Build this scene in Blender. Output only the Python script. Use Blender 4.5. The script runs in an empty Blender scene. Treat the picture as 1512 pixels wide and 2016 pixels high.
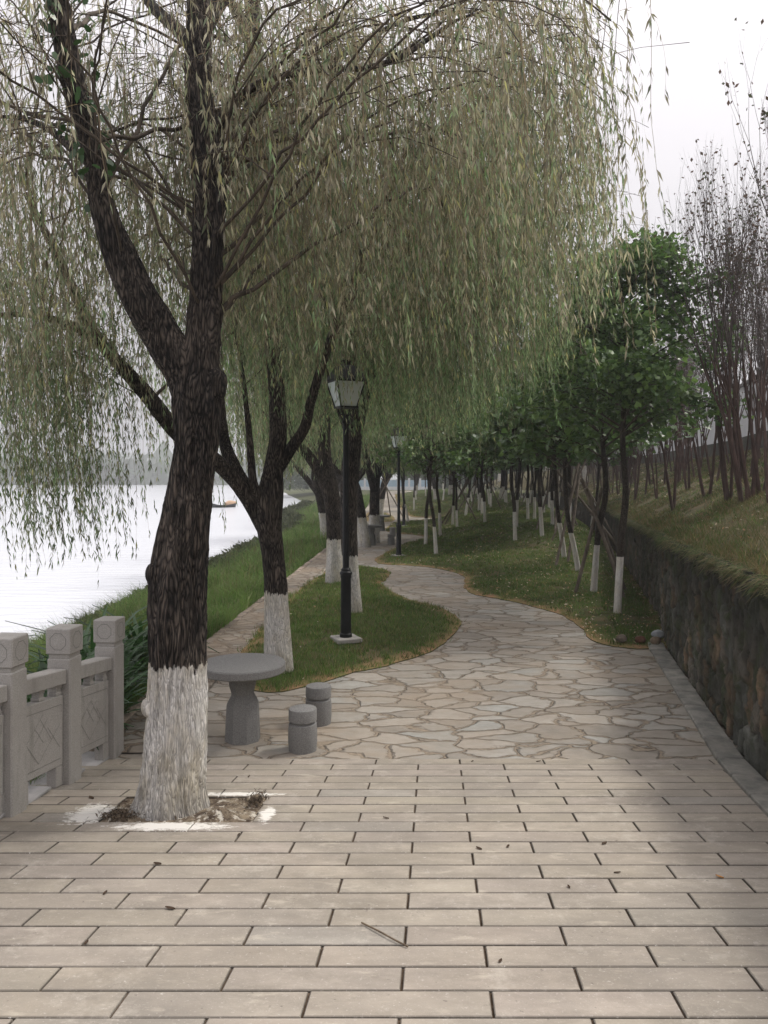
import bpy, math, random
import numpy as np
from mathutils.geometry import delaunay_2d_cdt
from mathutils import Vector
# ------------------------------------------------------------------ camera, sky, sun, exposure
sc = bpy.context.scene
EYE = 2.16; F = 1514.0; HOR = 940.0
cam = bpy.data.cameras.new('camera'); camo = bpy.data.objects.new('camera', cam)
sc.collection.objects.link(camo); sc.camera = camo
camo.location = (0, 0, EYE); camo.rotation_euler = (math.radians(90), 0, 0)
cam.sensor_fit = 'VERTICAL'; cam.sensor_height = 36; cam.lens = 36*F/2016
cam.shift_y = -(1008-HOR)/2016; cam.clip_start = .05; cam.clip_end = 6000
sc.view_settings.view_transform = 'Standard'; sc.view_settings.look = 'None'
sc.view_settings.exposure = 0.48; sc.view_settings.gamma = 1
SUN_EL, SUN_AZ = math.radians(52), math.radians(66)      # azimuth clockwise from +Y (ahead), so ahead-right
sl = bpy.data.lights.new('sun', 'SUN'); so = bpy.data.objects.new('sun', sl); sc.collection.objects.link(so)
sl.energy = 2.4; sl.angle = math.radians(11); sl.color = (1, .95, .88)
sd = Vector((math.sin(SUN_AZ)*math.cos(SUN_EL), math.cos(SUN_AZ)*math.cos(SUN_EL), math.sin(SUN_EL)))
so.rotation_euler = sd.to_track_quat('Z', 'Y').to_euler(); so.location = (8, 8, 14)
w = bpy.data.worlds.new("World"); sc.world = w; w.use_nodes = True
nt = w.node_tree; nt.nodes.clear()
N = nt.nodes.new; Lk = nt.links.new
wo = N('ShaderNodeOutputWorld'); bg = N('ShaderNodeBackground'); bg.inputs[1].default_value = 0.1
sky = N('ShaderNodeTexSky'); sky.sky_type = 'NISHITA'; sky.sun_disc = False
sky.sun_elevation = SUN_EL; sky.sun_rotation = SUN_AZ; sky.dust_density = 6; sky.air_density = 1
hs = N('ShaderNodeHueSaturation'); hs.inputs['Saturation'].default_value = .25; Lk(sky.outputs[0], hs.inputs['Color'])
tc = N('ShaderNodeTexCoord'); sx = N('ShaderNodeSeparateXYZ'); Lk(tc.outputs['Generated'], sx.inputs[0])
pw_ = N('ShaderNodeMath'); pw_.operation = 'POWER'; pw_.use_clamp = True; Lk(sx.outputs['Z'], pw_.inputs[0]); pw_.inputs[1].default_value = 2.0; mr = N('ShaderNodeMapRange'); Lk(pw_.outputs[0], mr.inputs[0]); mr.inputs[1].default_value = 0; mr.inputs[2].default_value = 1
mr.inputs[3].default_value = 5.0; mr.inputs[4].default_value = 19.5
nz = N('ShaderNodeTexNoise'); nz.inputs['Scale'].default_value = 1.6; nz.inputs['Detail'].default_value = 4; Lk(tc.outputs['Generated'], nz.inputs['Vector'])
mr2 = N('ShaderNodeMapRange'); Lk(nz.outputs[0], mr2.inputs[0]); mr2.inputs[1].default_value = .3; mr2.inputs[2].default_value = .7; mr2.inputs[3].default_value = .94; mr2.inputs[4].default_value = 1.06
mm = N('ShaderNodeMath'); mm.operation = 'MULTIPLY'; Lk(mr.outputs[0], mm.inputs[0]); Lk(mr2.outputs[0], mm.inputs[1])
vm = N('ShaderNodeVectorMath'); vm.operation = 'SCALE'; vm.inputs[0].default_value = (1.0, .955, .99); Lk(mm.outputs[0], vm.inputs['Scale'])
mx = N('ShaderNodeMix'); mx.data_type = 'RGBA'; mx.inputs[0].default_value = .78
Lk(hs.outputs[0], mx.inputs[6]); Lk(vm.outputs[0], mx.inputs[7]); Lk(mx.outputs[2], bg.inputs[0]); Lk(bg.outputs[0], wo.inputs[0])

# ------------------------------------------------------------------ helpers
rng = np.random.default_rng(7); random.seed(7)
COL = sc.collection
def sm(a, b, x): t = np.clip((np.asarray(x, float)-a)/(b-a), 0, 1); return t*t*(3-2*t)
def hsh(ix, iy, iz, s):
    h = (ix.astype(np.int64)*374761393 + iy.astype(np.int64)*668265263 + iz.astype(np.int64)*2147483647 + s*1274126177) & 0xffffffff
    h = ((h ^ (h >> 13))*1274126177) & 0xffffffff
    h = ((h ^ (h >> 15))*2246822519) & 0xffffffff
    return ((h ^ (h >> 16)) & 0xffffff)/float(0xffffff)
def vn(x, y, z=0., s=0):
    x, y, z = np.broadcast_arrays(np.asarray(x, float), np.asarray(y, float), np.asarray(z, float))
    ix, iy, iz = np.floor(x), np.floor(y), np.floor(z); fx, fy, fz = x-ix, y-iy, z-iz
    fx, fy, fz = fx*fx*(3-2*fx), fy*fy*(3-2*fy), fz*fz*(3-2*fz); r = 0
    for a in (0, 1):
        for b in (0, 1):
            for c in (0, 1):
                r = r + hsh(ix+a, iy+b, iz+c, s)*(fx if a else 1-fx)*(fy if b else 1-fy)*(fz if c else 1-fz)
    return r
def fbm(x, y, z=0., s=0, o=4):
    r = 0; a = .5
    for k in range(o): r = r + a*vn(np.asarray(x)*2**k, np.asarray(y)*2**k, np.asarray(z)*2**k, s+k); a *= .5
    return r
def worley(u, v, s=0):
    iu, iv = np.floor(u), np.floor(v); f1 = np.full(u.shape, 9.); f2 = f1.copy(); idd = np.zeros(u.shape)
    for a in (-1, 0, 1):
        for b in (-1, 0, 1):
            cu, cv = iu+a, iv+b; z = np.zeros_like(cu)
            px = cu+.12+.76*hsh(cu, cv, z, s); py = cv+.12+.76*hsh(cu, cv, z, s+1)
            d = np.hypot(u-px, v-py); i = hsh(cu, cv, z, s+2)
            nw = d < f1; f2 = np.where(nw, f1, np.minimum(f2, d)); idd = np.where(nw, i, idd); f1 = np.where(nw, d, f1)
    return f1, f2, idd
class G:                       # geometry collector -> ONE mesh object
    def __init__(s): s.V = []; s.C = []; s.F = []; s.n = 0
    def add(s, V, Fs, col=(1, 1, 1)):
        V = np.asarray(V, float).reshape(-1, 3); k = len(V)
        c = np.asarray(col, float)
        if c.ndim == 1: c = np.tile(c[:3], (k, 1))
        s.V.append(V); s.C.append(c[:, :3])
        if not isinstance(Fs, list): Fs = [Fs]
        for f in Fs:
            f = np.asarray(f, np.int64)
            if f.size: s.F.append(f+s.n)
        s.n += k; return s
    def box(s, c, d, col=(1, 1, 1), rz=0, ax=None, bev=0):
        c = np.array(c, float); d = np.array(d, float)/2
        if bev:
            b = min(bev, d.min()*.6); P = []
            for sx_ in (-1, 1):
                for sy_ in (-1, 1):
                    for sz_ in (-1, 1):
                        S = np.array((sx_, sy_, sz_))
                        for k in range(3):
                            e = d-b; e[k] = d[k]; P.append(S*e)
            P = np.array(P); idx = lambda a, b_, c_, k: ((a*2+b_)*2+c_)*3+k
            Fq = []; Ft = []
            for k in range(3):
                o = [i for i in range(3) if i != k]
                for sgn in (0, 1):
                    q = []
                    for (u, v) in ((0, 0), (1, 0), (1, 1), (0, 1)):
                        t = [0, 0, 0]; t[k] = sgn; t[o[0]] = u; t[o[1]] = v; q.append(idx(*t, k))
                    Fq.append(q)
            for k in range(3):       # edges along axis k
                o = [i for i in range(3) if i != k]
                for u in (0, 1):
                    for v in (0, 1):
                        a = [0, 0, 0]; a[o[0]] = u; a[o[1]] = v; b2 = list(a); b2[k] = 1
                        Fq.append([idx(*a, o[0]), idx(*b2, o[0]), idx(*b2, o[1]), idx(*a, o[1])])
            for a in (0, 1):
                for b_ in (0, 1):
                    for c_ in (0, 1): Ft.append([idx(a, b_, c_, 0), idx(a, b_, c_, 1), idx(a, b_, c_, 2)])
            Fs = [np.array(Fq), np.array(Ft)]
        else:
            P = np.array([(a, b, e) for a in (-1, 1) for b in (-1, 1) for e in (-1, 1)])*d
            Fs = [np.array([(0, 1, 3, 2), (4, 6, 7, 5), (0, 4, 5, 1), (2, 3, 7, 6), (0, 2, 6, 4), (1, 5, 7, 3)])]
        if ax is not None: P = P@np.array(ax)
        if rz: ca, sa = math.cos(rz), math.sin(rz); P = np.stack([P[:, 0]*ca-P[:, 1]*sa, P[:, 0]*sa+P[:, 1]*ca, P[:, 2]], 1)
        return s.add(P+c, Fs, col)
    def lathe(s, prof, n=24, c=(0, 0, 0), col=(1, 1, 1), ph=0):
        prof = np.array(prof, float); a = np.arange(n)*2*math.pi/n+ph; m = len(prof)
        V = np.stack([np.outer(prof[:, 0], np.cos(a)), np.outer(prof[:, 0], np.sin(a)), np.repeat(prof[:, 1:2], n, 1)], 2).reshape(-1, 3)+np.array(c)
        i = np.arange(m-1)[:, None]*n; j = np.arange(n)[None]; j2 = (j+1) % n
        return s.add(V, np.stack([i+j, i+j2, i+n+j2, i+n+j], 2).reshape(-1, 4), col)
    def tube(s, P, R, n=8, col=(1, 1, 1), disp=None, cap=True):
        P = np.asarray(P, float); R = np.broadcast_to(np.asarray(R, float), (len(P),))
        T = np.gradient(P, axis=0); T /= np.linalg.norm(T, axis=1)[:, None]+1e-9
        ref = np.array((1., 0, 0)) if abs(T[0, 0]) < .9 else np.array((0, 1., 0))
        U = np.zeros_like(P); u = ref-T[0]*(ref@T[0]); u /= np.linalg.norm(u)
        for k in range(len(P)):
            u = u-T[k]*(u@T[k]); u /= np.linalg.norm(u)+1e-9; U[k] = u
        W = np.cross(T, U); a = np.arange(n)*2*math.pi/n
        D = U[:, None]*np.cos(a)[None, :, None]+W[:, None]*np.sin(a)[None, :, None]
        rr = np.repeat(R[:, None], n, 1)
        if disp is not None:
            L = np.concatenate([[0], np.cumsum(np.linalg.norm(np.diff(P, axis=0), axis=1))])
            rr = rr+disp(a[None]+0*rr, L[:, None]+0*rr, rr)
        V = (P[:, None]+D*rr[:, :, None]).reshape(-1, 3)
        i = np.arange(len(P)-1)[:, None]*n; j = np.arange(n)[None]; j2 = (j+1) % n
        s.add(V, np.stack([i+j, i+j2, i+n+j2, i+n+j], 2).reshape(-1, 4), col)
        if cap and n > 2:
            b = s.n-len(V); s.F.append(np.array([[b+(len(P)-1)*n+k for k in range(n)]])); s.F.append(np.array([[b+n-1-k for k in range(n)]]))
        return s
    def mesh(s, name, mat, smooth=False):
        me = bpy.data.meshes.new(name); V = np.concatenate(s.V); C = np.concatenate(s.C)
        me.vertices.add(len(V)); me.vertices.foreach_set('co', V.astype(np.float32).ravel())
        loops = np.concatenate([f.ravel() for f in s.F]); tot = np.concatenate([np.full(len(f), f.shape[1]) for f in s.F])
        st = np.concatenate([[0], np.cumsum(tot)[:-1]])
        me.loops.add(len(loops)); me.loops.foreach_set('vertex_index', loops.astype(np.int32))
        me.polygons.add(len(tot)); me.polygons.foreach_set('loop_start', st.astype(np.int32))
        try: me.polygons.foreach_set('loop_total', tot.astype(np.int32))
        except Exception: pass
        me.polygons.foreach_set('use_smooth', np.full(len(tot), bool(smooth) or len(tot) < 3000))
        at = me.color_attributes.new('Col', 'FLOAT_COLOR', 'POINT')
        at.data.foreach_set('color', np.concatenate([C, np.ones((len(C), 1))], 1).astype(np.float32).ravel())
        me.update(calc_edges=True); me.validate(); me.materials.append(mat)
        if not smooth and len(tot) < 3000: me.set_sharp_from_angle(angle=math.radians(32))
        return me
    def build(s, name, mat, parent=None, loc=(0, 0, 0), smooth=False):
        o = bpy.data.objects.new(name, s.mesh(name, mat, smooth)); COL.objects.link(o); o.location = loc
        if parent: o.parent = parent
        return o
def tag(o, label=None, cat=None, group=None, kind=None):
    for k, v in (('label', label), ('category', cat), ('group', group), ('kind', kind)):
        if v: o[k] = v
    return o
def empty(name, loc, rz=0, label=None, cat=None, group=None):
    o = bpy.data.objects.new(name, None); COL.objects.link(o); o.location = loc; o.rotation_euler = (0, 0, rz)
    o.empty_display_size = .2
    return tag(o, label, cat, group)
def meshobj(name, me, parent=None, loc=(0, 0, 0)):
    o = bpy.data.objects.new(name, me); COL.objects.link(o); o.location = loc
    if parent: o.parent = parent
    return o
def dup(root, loc, rz=0, s=1, label=None, group=None):
    def cp(o, par):
        c = o.copy(); COL.objects.link(c)
        if par: c.parent = par
        for ch in o.children: cp(ch, c)
        return c
    r = cp(root, None); r.location = loc; r.rotation_euler = (0, 0, rz); r.scale = (s, s, s)
    if label: r['label'] = label
    if group: r['group'] = group
    return r
def catmull(P, step):
    P = np.asarray(P, float); Q = np.vstack([2*P[0]-P[1], P, 2*P[-1]-P[-2]]); out = []
    for i in range(1, len(Q)-2):
        n = max(2, int(np.linalg.norm(Q[i+1, :3]-Q[i, :3])/step)); t = (np.arange(n)/n)[:, None]
        out.append(.5*(2*Q[i]+(Q[i+1]-Q[i-1])*t+(2*Q[i-1]-5*Q[i]+4*Q[i+1]-Q[i+2])*t*t+(3*Q[i]-Q[i-1]-3*Q[i+1]+Q[i+2])*t**3))
    out.append(P[-1:]); return np.vstack(out)
def at(px, py, d): return np.array(((px-756)/F*d, d, EYE-(py-HOR)/F*d))     # photo pixel + real distance -> place

# ------------------------------------------------------------------ terrain functions
ZW = -1.5
def interp(kx, ky): return lambda d: np.interp(d, kx, ky)
wallX = interp([-12, 5.28, 9.73, 11.6, 14.7, 20, 27, 40, 60, 110, 300], [-.6, 2.66, 3.6, 4.2, 4.95, 6.2, 7.8, 10, 12, 14, 20])
wallT = interp([-12, 5.3, 9.7, 14.7, 27, 60, 300], [1.6, 1.43, 1.35, 1.2, 1.08, 1.0, 1.0])
shoreX = interp([-30, 18, 50, 60, 68, 78, 95, 120, 220, 360, 900], [-7.6, -6.9, -6.4, -7.6, -9.6, -9.2, -9.6, -13, -30, -62, -160])
bankX = interp([-30, 4, 6, 10, 22.5, 27, 35, 60, 110, 300], [-2.6, -2.42, -2.3, -2.26, -1.74, -1.45, -1.35, -1.2, -1.6, -3])
def ramp(y): return np.maximum(.66-.112*np.asarray(y, float), 0.)
def lawn_rise(x, y): return .45*sm(1.8, 5.5, x)*sm(13, 27, y)
def hill_z(x, y):
    u = np.asarray(x, float)-wallX(y)
    return wallT(y)+.45*np.minimum(u, 4.2)+.06*(fbm(np.asarray(x)*1.3, np.asarray(y)*1.3, s=5)-.5)
def hit(px, py, fn, d0=4, d1=160):
    d = np.arange(d0, d1, .02); z = EYE-(py-HOR)/F*d; x = (px-756)/F*d
    k = np.argmax(z <= fn(x, d)); return float(x[k]), float(d[k]), float(fn(x[k], d[k]))
flat = lambda x, y: lawn_rise(x, y)
def ground_at(px, py): return hit(px, py, flat, 5)
def inpoly(x, y, P):
    P = np.asarray(P); r = np.zeros(np.shape(x), bool); j = len(P)-1
    for i in range(len(P)):
        xi, yi = P[i]; xj, yj = P[j]
        if yi != yj: r ^= ((yi > y) != (yj > y)) & (x < (xj-xi)*(y-yi)/(yj-yi)+xi)
        j = i
    return r
def edgedist(x, y, P):
    P = np.asarray(P); d = np.full(np.shape(x), 99.)
    for i in range(len(P)):
        a = P[i]; b = P[(i+1) % len(P)]; e = b-a; l = e@e+1e-9
        t = np.clip(((x-a[0])*e[0]+(y-a[1])*e[1])/l, 0, 1); d = np.minimum(d, np.hypot(x-a[0]-t*e[0], y-a[1]-t*e[1]))
    return d
def px2(pts): return [ (float((x-756)/F*(EYE*F/(y-HOR))), float(EYE*F/(y-HOR))) for x, y in pts]
def smooth_poly(P, step=.12): 
    P = np.array(P); Q = catmull(np.vstack([P, P[:1]]), step); return Q[:-1]

# ------------------------------------------------------------------ materials
def mat(name):
    m = bpy.data.materials.new(name); m.use_nodes = True; t = m.node_tree; t.nodes.clear()
    o = t.nodes.new('ShaderNodeOutputMaterial'); b = t.nodes.new('ShaderNodeBsdfPrincipled'); t.links.new(b.outputs[0], o.inputs[0])
    return m, t, b, o
class NB:
    def __init__(s, t): s.t = t
    def n(s, ty, **kw):
        x = s.t.nodes.new(ty)
        for k, v in kw.items(): setattr(x, k, v)
        return x
    def l(s, a, b): s.t.links.new(a, b)
    def coord(s, sc_=(1, 1, 1), kind='Object'):
        c = s.n('ShaderNodeTexCoord'); m = s.n('ShaderNodeMapping'); m.inputs['Scale'].default_value = sc_; s.l(c.outputs[kind], m.inputs[0]); return m.outputs[0]
    def noise(s, v, scale, det=4, rough=.6):
        x = s.n('ShaderNodeTexNoise'); x.inputs['Scale'].default_value = scale; x.inputs['Detail'].default_value = det; x.inputs['Roughness'].default_value = rough
        if v is not None: s.l(v, x.inputs['Vector'])
        return x.outputs[0]
    def rng(s, v, a, b, c=0, d=1):
        x = s.n('ShaderNodeMapRange'); s.l(v, x.inputs[0])
        for i, k in enumerate((a, b, c, d)): x.inputs[i+1].default_value = k
        return x.outputs[0]
    def mix(s, f, a, b, mode='MIX'):
        x = s.n('ShaderNodeMix', data_type='RGBA', blend_type=mode)
        for i, v in ((0, f), (6, a), (7, b)):
            if hasattr(v, 'default_value') or hasattr(v, 'is_linked'): s.l(v, x.inputs[i])
            else: x.inputs[i].default_value = v if i == 0 else (*v, 1)
        return x.outputs[2]
    def math(s, op, a, b=0.):
        x = s.n('ShaderNodeMath', operation=op)
        for i, v in ((0, a), (1, b)):
            if hasattr(v, 'is_linked'): s.l(v, x.inputs[i])
            else: x.inputs[i].default_value = v
        return x.outputs[0]
    def bump(s, h, st, dist, b):
        x = s.n('ShaderNodeBump'); x.inputs['Strength'].default_value = st; x.inputs['Distance'].default_value = dist; s.l(h, x.inputs['Height']); s.l(x.outputs[0], b.inputs['Normal'])
    def attr(s, n='Col'): return s.n('ShaderNodeAttribute', attribute_name=n).outputs['Color']
def m_simple(name, c1, c2, scale=8, rough=.85, bump=.3, bd=.01, spec=.3, attr=False, sc_=(1, 1, 1), metal=0):
    m, t, b, o = mat(name); n = NB(t); v = n.coord(sc_); f = n.noise(v, scale, 6, .65)
    c = n.mix(n.rng(f, .35, .65), c1, c2)
    if attr: c = n.mix(1., c, n.attr(), 'MULTIPLY')
    n.l(c, b.inputs['Base Color']); b.inputs['Roughness'].default_value = rough; b.inputs['Specular IOR Level'].default_value = spec; b.inputs['Metallic'].default_value = metal
    if bump: n.bump(n.noise(v, scale*3, 6, .7), bump, bd, b)
    return m
def m_leaf(name, trans=.45, rough=.45, spec=.4):
    m, t, b, o = mat(name); n = NB(t); c = n.attr()
    n.l(c, b.inputs['Base Color']); b.inputs['Roughness'].default_value = rough; b.inputs['Specular IOR Level'].default_value = spec
    tr = n.n('ShaderNodeBsdfTranslucent'); n.l(n.mix(1., c, (1.0, 1.06, .85), 'MULTIPLY'), tr.inputs[0])
    ms = n.n('ShaderNodeMixShader'); ms.inputs[0].default_value = trans; n.l(b.outputs[0], ms.inputs[1]); n.l(tr.outputs[0], ms.inputs[2]); n.l(ms.outputs[0], o.inputs[0])
    return m
def m_bark(name, dark, light, white_h, paint=(.82, .80, .76), worn=.5, sc_=1., ring=.03):
    m, t, b, o = mat(name); n = NB(t); v = n.coord((1, 1, .16)); vp = n.coord((1, 1, 1)); vs = n.coord((1, 1, .45))
    vo = n.n('ShaderNodeTexVoronoi', feature='DISTANCE_TO_EDGE'); vo.inputs['Scale'].default_value = 48*sc_
    wd = n.n('ShaderNodeVectorMath', operation='ADD'); nn = n.n('ShaderNodeTexNoise'); nn.inputs['Scale'].default_value = 9; n.l(v, nn.inputs['Vector'])
    sc2 = n.n('ShaderNodeVectorMath', operation='SCALE'); sc2.inputs['Scale'].default_value = .2; n.l(nn.outputs['Color'], sc2.inputs[0])
    n.l(v, wd.inputs[0]); n.l(sc2.outputs[0], wd.inputs[1]); n.l(wd.outputs[0], vo.inputs['Vector'])
    fis = n.rng(vo.outputs['Distance'], 0, .5); fine = n.noise(v, 45*sc_, 8, .75); big = n.noise(vp, 3, 4)
    h = n.math('ADD', n.math('MULTIPLY', fis, .7), n.math('MULTIPLY', fine, .6))
    cb = n.mix(n.rng(n.math('MULTIPLY', h, n.rng(big, .3, .7, .7, 1.2)), .30, .95), dark, light)
    z = n.n('ShaderNodeSeparateXYZ'); n.l(vp, z.inputs[0])
    edge = n.math('ADD', z.outputs['Z'], n.math('MULTIPLY', n.math('SUBTRACT', n.noise(n.coord((1, 1, .3)), 22, 5), .5), ring*4))
    below = n.rng(edge, white_h-.006, white_h+.006, 1, 0)
    wear = n.math('ADD', n.math('MULTIPLY', n.noise(vs, 32, 8, .8), .7), n.math('MULTIPLY', fine, .5))
    wr = n.rng(wear, .66-.05*worn-.07*(1-worn), .76, 1, 1-.8*worn)
    foot = n.rng(z.outputs['Z'], .02, .22, .55 if worn > .4 else .9, 1)
    pc = n.mix(n.rng(n.noise(vs, 5, 4), .4, .68), paint, (.62, .56, .43)); pc = n.mix(n.rng(fine, .35, .55, .65, 0), pc, (.33, .32, .31))
    ck = n.rng(vo.outputs['Distance'], .0, .12, 1-.5*worn, 1)
    c = n.mix(n.math('MULTIPLY', n.math('MULTIPLY', below, ck), n.math('MULTIPLY', wr, foot)), cb, pc)
    n.l(c, b.inputs['Base Color']); b.inputs['Roughness'].default_value = .9; b.inputs['Specular IOR Level'].default_value = .25
    n.bump(h, .9, .02/sc_, b); return m
M = {}
M['willow'] = m_bark('willow_bark', (.006, .005, .0045), (.15, .122, .10), .92, worn=.85, ring=.06)
M['young'] = m_bark('young_bark', (.02, .016, .012), (.13, .105, .08), .92, worn=.15, sc_=2, ring=.008)
M['leaf'] = m_leaf('willow_leaf', .42, .5, .35); M['bleaf'] = m_leaf('broad_leaf', .35, .38, .5); M['grass'] = m_leaf('grass_blade', .4, .6, .2)
M['dry'] = m_leaf('dry_leaf', .25, .7, .2)
M['twig'] = m_simple('twig_bark', (.09, .07, .05), (.16, .12, .08), 20, .9, 0, attr=False)
M['myrtle'] = m_simple('reddish_bark', (.045, .027, .023), (.11, .07, .058), 14, .8, .4, .006, sc_=(1, 1, .3))
M['stake'] = m_simple('weathered_pole', (.07, .055, .042), (.2, .165, .13), 16, .85, .5, .004, sc_=(1, 1, .2))
M['granite_dark'] = m_simple('dark_granite', (.13, .13, .127), (.25, .245, .235), 130, .85, .5, .004)
M['black'] = m_simple('black_paint', (.006, .007, .008), (.013, .014, .015), 12, .5, .1, .002, spec=.28)
def m_granite(name):
    m, t, b, o = mat(name); n = NB(t); v = n.coord(); sp = n.noise(v, 160, 3, .7); big = n.noise(v, 2.6, 6, .7); st = n.noise(n.coord((1, 1, .18)), 9, 5, .7)
    c = n.mix(n.rng(sp, .35, .65), (.27, .26, .24), (.39, .37, .345)); c = n.mix(n.rng(big, .45, .75, 0, .6), c, (.24, .22, .20)); c = n.mix(n.rng(st, .52, .75, 0, .55), c, (.15, .15, .13))
    n.l(c, b.inputs['Base Color']); b.inputs['Roughness'].default_value = .85; n.bump(n.noise(v, 70, 6, .7), .5, .004, b); return m
M['granite'] = m_granite('pale_granite')
M['groove'] = m_simple('dark_groove', (.15, .145, .135), (.21, .2, .19), 30)  # darker strips laid on the granite as the carved lines
M['soil'] = m_simple('soil', (.06, .042, .028), (.16, .115, .08), 9, 1, 1, .03, .1)
M['lawn'] = m_simple('lawn_soil', (.05, .068, .025), (.12, .095, .055), 3.5, 1, 1, .03, .1, attr=True)
M['bank'] = m_simple('bank_soil', (.04, .065, .018), (.09, .08, .04), 1.6, 1, .8, .04, .1)
M['hillg'] = m_simple('hillside_soil', (.05, .06, .024), (.13, .10, .065), 1.7, 1, 1, .04, .1)
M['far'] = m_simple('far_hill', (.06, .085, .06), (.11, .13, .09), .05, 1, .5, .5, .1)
M['plaster'] = m_simple('white_plaster', (.62, .63, .66), (.74, .75, .77), 1.2, .9, .2, .004, sc_=(1, 1, .3))
M['lamp_glass'] = m_simple('frosted_glass', (.50, .57, .54), (.58, .64, .61), 5, .25, 0, spec=.5)
def m_stone():
    m, t, b, o = mat('rubble_stone'); n = NB(t); v = n.coord(); a = n.attr(); f = n.noise(v, 7, 7, .7); g = n.noise(v, 1.1, 4, .6)
    c = n.mix(1., n.mix(n.rng(f, .3, .7), (.55, .55, .55), (1.25, 1.2, 1.15)), a, 'MULTIPLY')
    c = n.mix(n.rng(g, .42, .6, 0, .75), c, (.018, .021, .012)); c = n.mix(n.rng(n.noise(v, 4, 7, .7), .50, .62, 0, .75), c, (.035, .048, .016))
    n.l(c, b.inputs['Base Color']); b.inputs['Roughness'].default_value = .95; n.bump(n.noise(v, 24, 7, .7), .8, .02, b); return m
M['rubble'] = m_stone()
def m_paver():
    m, t, b, o = mat('concrete_paver'); n = NB(t); v = n.coord(); a = n.attr(); vx = n.coord((.55, 1.6, 1))
    c = n.mix(n.rng(n.noise(vx, 5, 6, .65), .3, .7), (.265, .235, .198), (.36, .322, .272)); c = n.mix(1., c, a, 'MULTIPLY')
    c = n.mix(n.rng(n.noise(n.coord((.7, 1.3, 1)), 2.3, 7, .75), .48, .62, 0, .5), c, (.18, .16, .13))
    c = n.mix(n.rng(n.noise(v, 1.1, 7, .7), .42, .66, 0, .6), c, (.19, .172, .15)); c = n.mix(n.rng(n.noise(v, 3.7, 7, .8), .55, .68, 0, .5), c, (.43, .395, .34))
    c = n.mix(n.rng(n.noise(v, 90, 3, .6), .6, .72, 0, .35), c, (.55, .52, .47)); c = n.mix(n.rng(n.noise(v, 34, 3, .6), .68, .74, 0, .6), c, (.10, .085, .07))
    c = n.mix(n.rng(n.noise(vx, 9, 5, .6), .60, .72, 0, .35), c, (.52, .47, .38))
    # lime splashes round the whitewashed trunk
    s = n.n('ShaderNodeSeparateXYZ'); n.l(v, s.inputs[0])
    def blob(cx, cy, rx, ry):
        x = n.math('DIVIDE', n.math('SUBTRACT', s.outputs['X'], cx), rx); y = n.math('DIVIDE', n.math('SUBTRACT', s.outputs['Y'], cy), ry)
        return n.rng(n.math('SQRT', n.math('ADD', n.math('MULTIPLY', x, x), n.math('MULTIPLY', y, y))), .2, 1.1, 1, 0)
    bl = n.math('MAXIMUM', n.math('MAXIMUM', blob(-1.22, 4.39, .46, .10), blob(-1.76, 4.62, .17, .26)), n.math('MAXIMUM', blob(-.95, 5.0, .4, .06), blob(-.70, 4.6, .06, .2)))
    lime = n.rng(n.math('ADD', bl, n.math('MULTIPLY', n.noise(n.coord((1, 2.4, 1)), 17, 9, .8), 3.2)), 2.02, 2.2)
    c = n.mix(n.math('MULTIPLY', lime, .85), c, (.74, .72, .67))
    n.l(c, b.inputs['Base Color']); b.inputs['Roughness'].default_value = .88; b.inputs['Specular IOR Level'].default_value = .3
    n.bump(n.noise(v, 60, 7, .75), .5, .006, b); return m
M['paver'] = m_paver()
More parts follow.
